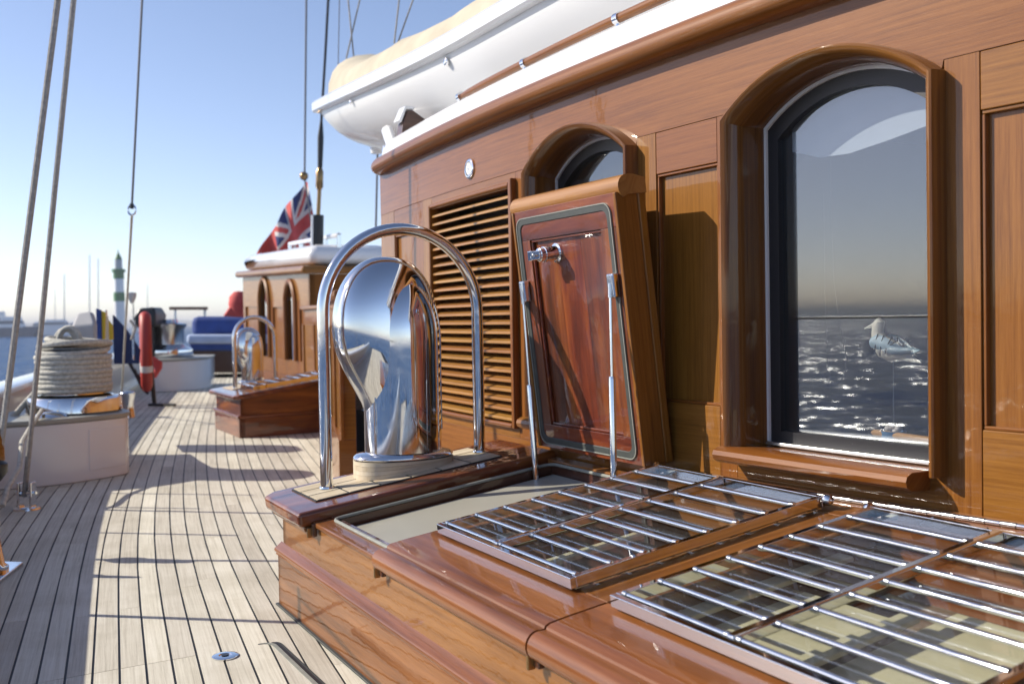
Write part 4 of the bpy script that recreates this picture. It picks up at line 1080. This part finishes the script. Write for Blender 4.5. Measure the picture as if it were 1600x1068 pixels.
# blue cushioned seat and table, far forward
se = root('cockpit_seat', P(350, 586, 15.5), 'deck seat with navy backrest and pale blue cushion on a wood base', 'seat')
bs = lambda x0, x1, y0, y1, Y0, Y1: [P(x0, y1, Y0), P(x1, y1, Y0), P(x1, y1, Y1), P(x0, y1, Y1), P(x0, y0, Y0), P(x1, y0, Y0), P(x1, y0, Y1), P(x0, y0, Y1)]
BQ = [(0, 1, 2, 3), (4, 5, 6, 7), (0, 1, 5, 4), (1, 2, 6, 5), (2, 3, 7, 6), (3, 0, 4, 7)]
mk('seat_base', bs(300, 420, 545, 582, 15.2, 16.4), BQ, 'darkwood', se, [(0, 0)]*8, bevel=.03)
mk('seat_skirt', bs(296, 420, 534, 548, 15.15, 16.4), BQ, 'blue', se, bevel=.04)
M['paleblue'] = simple('pale_blue_cloth', (.42, .50, .68), .85, var=.1, vscale=5, bump=.3, bscale=8)
mk('seat_cushion', bs(292, 420, 522, 537, 15.1, 16.3), BQ, 'paleblue', se, bevel=.05)
mk('backrest', bs(300, 430, 494, 526, 16.3, 16.9), BQ, 'blue', se, bevel=.10)
ta_ = root('deck_table', P(295, 560, 19), 'thin dark table top on a leg seen against the sky', 'table')
mk('table_top', bs(264, 325, 479, 484, 18.8, 19.6), BQ, 'darkwood', ta_, [(0, 0)]*8, bevel=.01)
mk('leg', bs(272, 276, 484, 560, 19.1, 19.2), BQ, 'steel', ta_)
mk('leg', bs(318, 322, 484, 560, 19.1, 19.2), BQ, 'steel', ta_)
rd = root('red_sail_cover', P(372, 500, 13.5), 'rounded red cloth bundle showing beside the far deckhouse wall', 'cloth bundle')
c = P(374, 470, 13.5)
lathe('bundle', 'redcloth', rd, c, [(0, -.22), (.10, -.19), (.145, -.05), (.13, .06), (.07, .125), (0, .135)], 20)
mk('fold', [P(348, 494, 13.4), P(366, 468, 13.4), P(386, 468, 13.4), P(386, 496, 13.4), P(348, 494, 13.7), P(366, 468, 13.7), P(386, 468, 13.7), P(386, 496, 13.7)], BQ, 'redcloth', rd, bevel=.03)

# ================================================================== RIGGING
def line(name, mat, pts, r, lab, cat, grp=None, seg=8):
    o = tube(name, mat, None, pts, r, seg); return tag(o, lab, cat, grp)
def seg_pts(p0, p1, n=6): return [Vector(p0).lerp(Vector(p1), i/n) for i in range(n+1)]
g = 'running ropes at the left'
topA = P(98, -60, 3.75); botA = P(-4, 735, 3.55)
line('thick_rope', 'ropegrey', seg_pts(botA, topA), .0118, 'leftmost of the two thick grey ropes slanting up at the left edge', 'rope', g)
topB = P(121, -60, 4.35); botB = P(38, 775, 4.50)
line('thick_rope', 'ropegrey', seg_pts(botB, topB), .0125, 'right hand one of the two thick grey ropes, ending at a deck shackle', 'rope', g)
line('dark_line', 'wire', seg_pts(P(224, -40, 6.0), P(206, 322, 6.0)), .0075, 'dark taut wire with a snap shackle at its lower end', 'wire')
sh = root('snap_shackle', P(206, 328, 6.0), 'chrome snap shackle joining the dark wire and the thin pale line', 'shackle')
tube('bow', 'chrome', sh, [P(206+6*math.sin(q*PI/8), 328+8*math.cos(q*PI/8), 6.0) for q in range(16)], .006, 8, closed=True)
tube('swivel', 'black', sh, [P(206, 318, 6), P(206, 326, 6)], .012, 8)
line('thin_line', 'rope', seg_pts(P(206, 336, 6.0), Vector((bc_.x-.05, bc_.y, .24)), 6), .008, 'thin pale line running down from the shackle to the bollard', 'rope')
line('backstay_wire', 'wire', seg_pts(P(479, -40, 10.5), P(476, 270, 10.5)), .011, 'thin steel wire rising from the ball above the red flag', 'wire')
line('backstay', 'black', [P(515, -40, 9.5), P(508, 90, 9.5), P(502, 190, 9.5)], [.013, .013, .013], 'black stay running up beside the flag', 'stay')
ts = root('stay_turnbuckle', P(497, 385, 9.5), 'dark turnbuckle and steel tube at the foot of the black stay', 'turnbuckle')
tube('taper', 'black', ts, [P(502, 190, 9.5), P(501, 215, 9.5), P(500, 262, 9.5)], [.014, .03, .024], 12)
tube('body', 'bronze', ts, [P(500, 262, 9.5), P(499.5, 268, 9.5), P(499, 292, 9.5), P(499, 298, 9.5)], [.018, .036, .036, .016], 12)
tube('rod', 'bronze', ts, [P(499, 298, 9.5), P(497, 340, 9.5)], .020, 12)
tube('socket', 'black', ts, [P(497, 336, 9.5), P(496, 400, 9.5)], .055, 16)
tube('socket_edge', 'white', ts, [P(488, 336, 9.45), P(487, 400, 9.45)], .012, 8)
for k, (x0, y0, x1, y1, Y_, r_) in enumerate(((531, -30, 527, 172, 8.0, .004), (541, -30, 553, 92, 7.0, .0055), (569, -30, 541, 92, 7.0, .0055), (627, -30, 616, 68, 6.0, .005), (656, -30, 622, 66, 6.0, .005), (590, 235, 587, 365, 8.2, .009))):
    line('tackle_line' if k < 5 else 'shroud_wire', 'wire' if k in (0, 5) else 'ropegrey', seg_pts(P(x0, y0, Y_), P(x1, y1, Y_), 2), r_,
         ['thinnest upright wire just right of the black stay', 'left leg of the tender sling near its canvas end', 'right leg of the tender sling near its canvas end', 'left leg of the sling over the middle of the canvas', 'right leg of the sling over the middle of the canvas', 'grey wire passing down behind the forward corner of the roof'][k], 'wire' if k in (0, 5) else 'rope')

# flag staff and ensign
fs = root('ensign', P(476, 273, 12.6), 'red ensign with union canton draped from a ball topped staff', 'flag')
lathe('ball', 'bronze', fs, P(475, 275, 12.6), [(0, -.055)]+[(.055*math.cos(rad(q)), .055*math.sin(rad(q))) for q in range(-75, 76, 15)]+[(0, .055)], 16)
tube('staff', 'wire', fs, [P(476, 280, 12.6), P(498, 420, 12.6)], .012, 8)
NU, NV = 110, 60
def union(u, v):                                                    # 0 red, 1 white, 2 blue
    if u > .62: return 0
    x = u/.62*2-1; y = v*2-1; x *= 1.0
    ax, ay = abs(x), abs(y)
    if ay < .19 or ax < .12: return 0
    if ay < .32 or ax < .2: return 1
    d_ = abs(abs(x)-abs(y))
    if d_ < .10: return 0
    if d_ < .26: return 1
    return 2
V, Q, MI = [], [], []
for i in range(NU+1):
    for j in range(NV+1):
        u, v = i/NU, j/NV
        px_ = 480+16*v-86*u**.95+9*u*v; py_ = 283+128*u**1.12*(1-.35*v)+112*v
        fold = .12*math.sin(u*8+v*3)+.05*math.sin(u*21-v*4)
        V.append(P(px_+2.2*math.sin(u*13+v*4), py_, 12.6+fold))
for i in range(NU):
    for j in range(NV):
        Q.append((i*(NV+1)+j, i*(NV+1)+j+1, (i+1)*(NV+1)+j+1, (i+1)*(NV+1)+j)); MI.append(union((i+.5)/NU, (j+.5)/NV))
mk('cloth', V, Q, None, fs, mats=['redcloth', 'flagw', 'flagb'], midx=MI, smooth=True)

# ---------------- turnbuckle group at the lower left edge
lt = root('rigging_base', P(5, 905, 3.3), 'chrome deck plate with two polished tubes at the left edge of the frame', 'rigging fitting')
pz = [P(-60, 905, 3.2), P(28, 905, 3.2), P(42, 878, 3.45), P(-60, 862, 3.6)]
V = [Vector((p.x, p.y, .001)) for p in [Vector(S_) for S_ in ((-1.86, 3.10, 0), (-1.655, 3.17, 0), (-1.70, 3.42, 0), (-1.90, 3.45, 0))]]
V += [v+ZZ*.012 for v in V]
mk('base_plate', V, BQ, 'chrome', lt, bevel=.004)
for (x, y, h0, h1, r0, r1) in ((-1.735, 3.30, .013, .25, .030, .022), (-1.72, 3.19, .013, .06, .020, .018)):
    tube('post', 'chrome', lt, [Vector((x, y, h0)), Vector((x, y, h0+.012)), Vector((x, y, h0+.02)), Vector((x-.04, y+.02, h1))], [r0*1.4, r0*1.4, r0, r1], 20)
tube('shackle', 'chrome', lt, [Vector((-1.80+.045*math.cos(q*PI/6), 3.32, .29+.06*math.sin(q*PI/6))) for q in range(12)], .010, 10, closed=True)
bk = root('rope_block', botA, 'varnished wooden rope block with black cheeks hanging at the left edge', 'rope block')
cB = P(-9, 705, 3.55)
lathe('shell', 'teak', bk, cB, [(0, -.085), (.022, -.08), (.038, -.03), (.036, .04), (.022, .085), (0, .09)], 20, Vector((.7, .6, 0)), Vector((-.4, .5, 0)))
lathe('strap', 'black', bk, cB-ZZ*.075, [(0, -.045), (.02, -.03), (.042, .0), (.043, .03), (.02, .05), (0, .05)], 20)
tube('wooden_spar_end', 'chrome', bk, [cB-ZZ*.12, cB-ZZ*.30], .012, 10)
s2 = root('deck_shackle', Vector((botB.x, botB.y, 0)), 'chrome padeye and shackle holding the right thick rope to the deck', 'shackle')
lathe('padeye_base', 'chrome', s2, Vector((botB.x+.02, botB.y-.02, 0)), [(0, 0), (.060, 0), (.058, .008), (.03, .014), (0, .014)], 24)
for dx in (-.028, .028):
    bx('cheek', 'chrome', s2, dx-.006, dx+.006, -.025, .025, .01, .12, lambda s, t, d: Vector((botB.x+.01+s, botB.y+t, d)), bevel=.004)
tube('pin', 'chrome', s2, [Vector((botB.x-.035, botB.y, .07)), Vector((botB.x+.055, botB.y, .07))], .010, 10)
line('pale_line', 'rope', [P(66, 640, 5.2), P(47, 668, 4.9), P(34, 690, 4.6), P(30, 730, 4.4), P(12, 762, 4.2), P(4, 790, 4.1)], .011, 'short pale rope end tied below the rope winch', 'rope')

# posts on the rail that throw the cross shadows
for k, (y, h) in enumerate(((4.05, .40), (5.0, .50), (4.62, .32))):
    x = RX(y)-.02
    zr = RZ(y)+.03; po = root('rail_stanchion', Vector((x, y, zr)), ['slim steel stanchion on the left bulwark capping, nearest the camera', 'slim steel stanchion on the left bulwark abreast of the winch housing', 'short steel pin on the left bulwark capping between two stanchions'][k], 'stanchion', 'stanchions on the bulwark')
    tube('post', 'steel', po, [Vector((x, y, zr)), Vector((x, y, zr+.02+h))], .009, 8)
    lathe('post_base', 'chrome', po, Vector((x, y, zr+.022)), [(0, 0), (.025, 0), (.022, .01), (0, .012)], 16)

gw = root('gate_wire', Vector((RX(2.9), 2.9, RZ(2.9))), 'thin guard wire above the left bulwark, seen as a dark line in the window reflection', 'guard wire')
tube('wire', 'wire', gw, [Vector((RX(y)-.04, y, .80)) for y in (-1.5, -.5, .5, 1.5, 2.2, 2.9)], .005, 8)
for y in (-1.5, .7, 2.9): tube('post', 'steel', gw, [Vector((RX(y)-.04, y, RZ(y))), Vector((RX(y)-.04, y, .82))], .012, 10)

# ================================================================== TENDER ON THE ROOF
td = root('tender', S(-1, 1.85, 1.7), 'white glossy tender boat with beige canvas cover stowed on the deckhouse roof', 'boat')
def hullrow(t):                                                     # t 0 = forward end .. 1 = aft
    a_ = lerp(-3.34, 4.2, t)
    e = min(1, t/.34); k = 1-(1-e)**2.1
    hw = .52+.24*k; dp = .24+.16*k
    zg = 2.205-.235*(1-(1-e)**1.6)
    kz = zg-dp
    return a_, hw, dp, zg
bcen = 1.76
NS, NT = 44, 18
V, Q = [], []
for i in range(NS+1):
    a_, hw, dp, zg = hullrow(i/NS)
    for j in range(NT+1):
        q = rad(180*j/NT); cs, sn = math.cos(q), math.sin(q)
        V.append(S(a_+(.0 if i else .10*sn), bcen-hw*math.copysign(abs(cs)**.75, cs), zg-dp*sn**.95))
for i in range(NS):
    for j in range(NT): Q.append((i*(NT+1)+j, i*(NT+1)+j+1, (i+1)*(NT+1)+j+1, (i+1)*(NT+1)+j))
Q.append(tuple(range(NT+1)))
mk('hull', V, Q, 'whitehull', td, smooth='auto')
for sd in (-1, 1):
    pts = []; sds = []
    for i in range(NS+1):
        a_, hw, dp, zg = hullrow(i/NS); pts.append(S(a_-(.03 if i == 0 else 0), bcen+sd*(hw+.006), zg)); sds.append(WB*sd)
    sweep('gunwale', 'white', td, pts, [(-.03, -.045), (.018, -.045), (.030, -.035), (.032, .012), (.018, .028), (-.03, .030)], sds)
a_, hw, dp, zg = hullrow(0)
bx('transom_cap', 'white', td, bcen-hw-.03, bcen+hw+.03, zg-.045, zg+.03, a_-.035, a_+.03, lambda s, t, d: S(d, s, t), bevel=.012)
# keel block and skeg
tube('keel', 'whitehull', td, [S(hullrow(i/NS)[0], bcen, hullrow(i/NS)[3]-hullrow(i/NS)[2]-.008) for i in range(NS+1)], .022, 8)
lathe('drain_fitting', 'white', td, S(-3.15, 1.55, 1.93), [(0, -.04), (.035, -.04), (.04, 0), (.03, .04), (0, .04)], 14)
for (px, py, r_) in ((716, 104, .018), (551, 168, .014)):
    # through-hull fittings: meet the hull near its side
    d_ = (Fv + Rv*((px-800)/FPX) + Uv*((534-py)/FPX))
    best = None
    for i in range(NS+1):
        for j in range(NT//2):
            v_ = V[i*(NT+1)+j]; q = (v_-CAM); t_ = q.dot(d_)/d_.dot(d_); e_ = (q-d_*t_).length
            if best is None or e_ < best[0]: best = (e_, v_)
    nn_ = (CAM-best[1]).normalized()
    lathe('hull_fitting', 'chrome', td, best[1]-WB*.006, [(0, 0), (r_, 0), (r_, .008), (r_*.6, .012), (0, .012)], 16, UA, ZZ, -WB)
# canvas cover
V, Q = [], []; n2 = 14
rc = random.Random(5)
for i in range(NS+1):
    a_, hw, dp, zg = hullrow(i/NS)
    a_ += .09 if i == 0 else .0
    top = (.245+.010*math.sin(i*.9)+.006*math.sin(i*2.3)+.10*math.exp(-i/2.2)) if i > 0 else .33
    for j in range(n2+1):
        q = rad(180*j/n2); cs, sn = math.cos(q), math.sin(q)
        wr = 1+.012*math.sin(i*1.7+j*1.3)
        V.append(S(a_, bcen-(hw-.035)*math.copysign(abs(cs)**.6, cs), zg+.012+top*wr*abs(sn)**.7))
for i in range(NS):
    for j in range(n2): Q.append((i*(n2+1)+j, i*(n2+1)+j+1, (i+1)*(n2+1)+j+1, (i+1)*(n2+1)+j))
Q.append(tuple(range(n2+1)))
cvv = mk('canvas_cover', V, Q, 'canvas', td, smooth='auto')
# chocks
for a_ in (-1.31, 1.6):
    ck = root('tender_chock', S(a_, 1.5, 1.66), 'varnished wood chock under the forward part of the tender' if a_ < 0 else 'varnished wood chock under the after part of the tender', 'boat chock', 'tender chocks')
    ngon_prism('chock_board', 'darkwood', ck, [(.93, 1.60), (.945, 1.70), (.965, 1.755), (.995, 1.76), (1.08, 1.71), (1.25, 1.67), (1.6, 1.65), (1.6, 1.60)], a_-.03, a_+.03, lambda x, y, h: S(h, x, y), bevel=.004)
    ngon_prism('chock_pad', 'white', ck, [(.935, 1.70), (.96, 1.762), (1.0, 1.764), (1.0, 1.775), (.955, 1.775), (.925, 1.71)], a_-.035, a_+.035, lambda x, y, h: S(h, x, y), bevel=.002)
# davit fitting at the forward roof corner
dvt = root('roof_block', P(612, 262, 4.7), 'cluster of chrome blocks at the forward corner of the roof under the tender', 'blocks')
lathe('block', 'chrome', dvt, P(614, 250, 4.7), [(0, -.05), (.022, -.04), (.026, 0), (.022, .04), (0, .05)], 16)
lathe('block', 'chrome', dvt, P(604, 240, 4.8), [(0, -.045), (.018, -.035), (.022, 0), (.018, .035), (0, .045)], 16)
tube('arm', 'white', dvt, [P(618, 240, 4.75), P(612, 222, 4.85), P(606, 205, 4.95)], .032, 10)
tube('chain', 'steel', dvt, [P(600, 262, 4.7), P(602, 245, 4.75), P(606, 225, 4.85)], .010, 8)

# ================================================================== FAR SHORE
c = Vector((-74.0, 187.5, -1.0)); c = P(187.5, 505, 170); c.z = -1.2
lh = root('lighthouse', c, 'white harbour lighthouse banded green, beyond the rail at left', 'lighthouse')
kk = 170/FPX
def hz(py): return (505-py)*kk+CH
def ring_(nm, mat, r0, r1, p0, p1): lathe(nm, mat, lh, Vector((c.x, c.y, 0)), [(0, hz(p1)), (r1*kk, hz(p1)), (r0*kk, hz(p0)), (0, hz(p0))][::-1] if False else [(0, hz(p0)), (r0*kk, hz(p0)), (r1*kk, hz(p1)), (0, hz(p1))], 20)
ring_('tower_base', 'white', 8.2, 8.2, 524, 467); ring_('green_band', 'green', 8.4, 8.4, 467, 453); ring_('tower', 'white', 7.6, 7.4, 453, 432)
ring_('green_band', 'green', 8.0, 8.0, 432, 422); ring_('gallery', 'green', 9.8, 10.2, 421.9, 417); ring_('lantern_room', 'hullg', 6, 5.6, 417, 402); ring_('dome', 'green', 6.2, 1.5, 402, 392); ring_('finial', 'green', 1, .6, 392, 387)
bt = [(25, 0, 70, 40, 18, 'hullb'), (95, 0, 72, 38, 12, 'white'), (72, 1, 55, 24, 9, 'hullg'), (132, 0, 60, 18, 8, 'white'), (5, 1, 30, 20, 26, 'white'), (160, 0, 40, 12, 6, 'hullb'), (225, 0, 40, 10, 5, 'white')]
labs = ['dark hulled motor yacht with white top at the far left shore', 'long pale motor cruiser moored right of the dark yacht', 'grey hulled boat low on the water in the far row', 'white boat partly behind the grey canvas cover', 'tall white superstructure at the very left of the far shore', 'small dark boat in front of the lighthouse foot', 'small white boat to the right of the lighthouse']
for k, (px, _, w_, hgt, sup, mt) in enumerate(bt):
    Yb = 230+12*k; q = Yb/FPX; c = P(px, 510.5, Yb); c.z = -1.35
    b_ = root('far_boat', c, labs[k], 'boat', 'boats along the far shore')
    L_ = w_*q; B_ = L_*.25; h_ = 1.35+ (.75 if k != 5 else .4)
    V = [c+Vector(v) for v in ((-L_/2, -B_/2, 0), (L_*.42, -B_/2, 0), (L_*.42, B_/2, 0), (-L_/2, B_/2, 0), (-L_/2, -B_/2, h_), (L_*.55, -B_/4, h_*1.15), (L_*.55, B_/4, h_*1.15), (-L_/2, B_/2, h_))]
    mk('hull', V, BQ, mt, b_, bevel=.2)
    V = [c+Vector(v) for v in ((-L_*.35, -B_*.4, h_*1.01), (L_*.2, -B_*.4, h_*1.01), (L_*.2, B_*.4, h_*1.01), (-L_*.35, B_*.4, h_*1.01), (-L_*.30, -B_*.35, h_+sup*q), (L_*.08, -B_*.35, h_+sup*q), (L_*.08, B_*.35, h_+sup*q), (-L_*.30, B_*.35, h_+sup*q))]
    mk('cabin', V, BQ, 'white', b_, bevel=.15)
    V = [c+Vector(v) for v in ((-L_*.33, -B_*.42, h_+sup*q*.35), (L_*.16, -B_*.42, h_+sup*q*.35), (L_*.16, B_*.3, h_+sup*q*.35), (-L_*.33, B_*.3, h_+sup*q*.35), (-L_*.32, -B_*.42, h_+sup*q*.6), (L_*.13, -B_*.42, h_+sup*q*.6), (L_*.13, B_*.3, h_+sup*q*.6), (-L_*.32, B_*.3, h_+sup*q*.6))]
    mk('window_band', V, BQ, 'hullb', b_)
ml = ['tall far mast standing left of the lighthouse, at the left of the tallest pair', 'second far mast of the tallest pair left of the lighthouse', 'far mast further left above the pale cruiser', 'short faint mast left of the canvas cover', 'faint mast just right of the lighthouse']
for k, (px, top_, r_) in enumerate(((140, 398, 1.1), (153.5, 404, 1.0), (100.5, 428, 1.0), (86, 452, .6), (230.5, 445, .7))):
    q = 220/FPX
    o = tube('far_mast', 'hullg', None, [P(px, 505, 220), P(px, top_, 220)], [r_*q, r_*q*.6], 8)
    tag(o, ml[k], 'mast', 'masts of far sailing boats')
    o = None
# sea air
hm = bpy.data.materials.new('haze_air'); hm.use_nodes = True; ht = hm.node_tree; ht.nodes.clear()
hv_ = ht.nodes.new('ShaderNodeVolumePrincipled'); hv_.inputs['Color'].default_value = (.97, .98, 1, 1); hv_.inputs['Density'].default_value = .0006
ho = ht.nodes.new('ShaderNodeOutputMaterial'); ht.links.new(hv_.outputs[0], ho.inputs['Volume'])
V = [(x, y, z) for z in (-2.6, 26) for (x, y) in ((-9500, -9500), (9500, -9500), (9500, 9500), (-9500, 9500))]
hz_ = mk('haze', V, BQ, hm, kind='stuff')

# low far shore
V, Q = [], []
for i in range(61):
    x = lerp(-1500, 900, i/60); h = 4+5*abs(math.sin(i*.35))+3*math.sin(i*1.3)
    V += [(x, 1900, -1.4), (x, 1900, h), (x, 2100, h), (x, 2100, -1.4)]
for i in range(60):
    for j in range(4): Q.append((i*4+j, i*4+(j+1) % 4, i*4+4+(j+1) % 4, i*4+4+j))
M['shore'] = simple('hazy_shore', (.40, .46, .54), .9, var=.1, vscale=.01)
mk('far_shore', V, Q, 'shore', kind='structure')
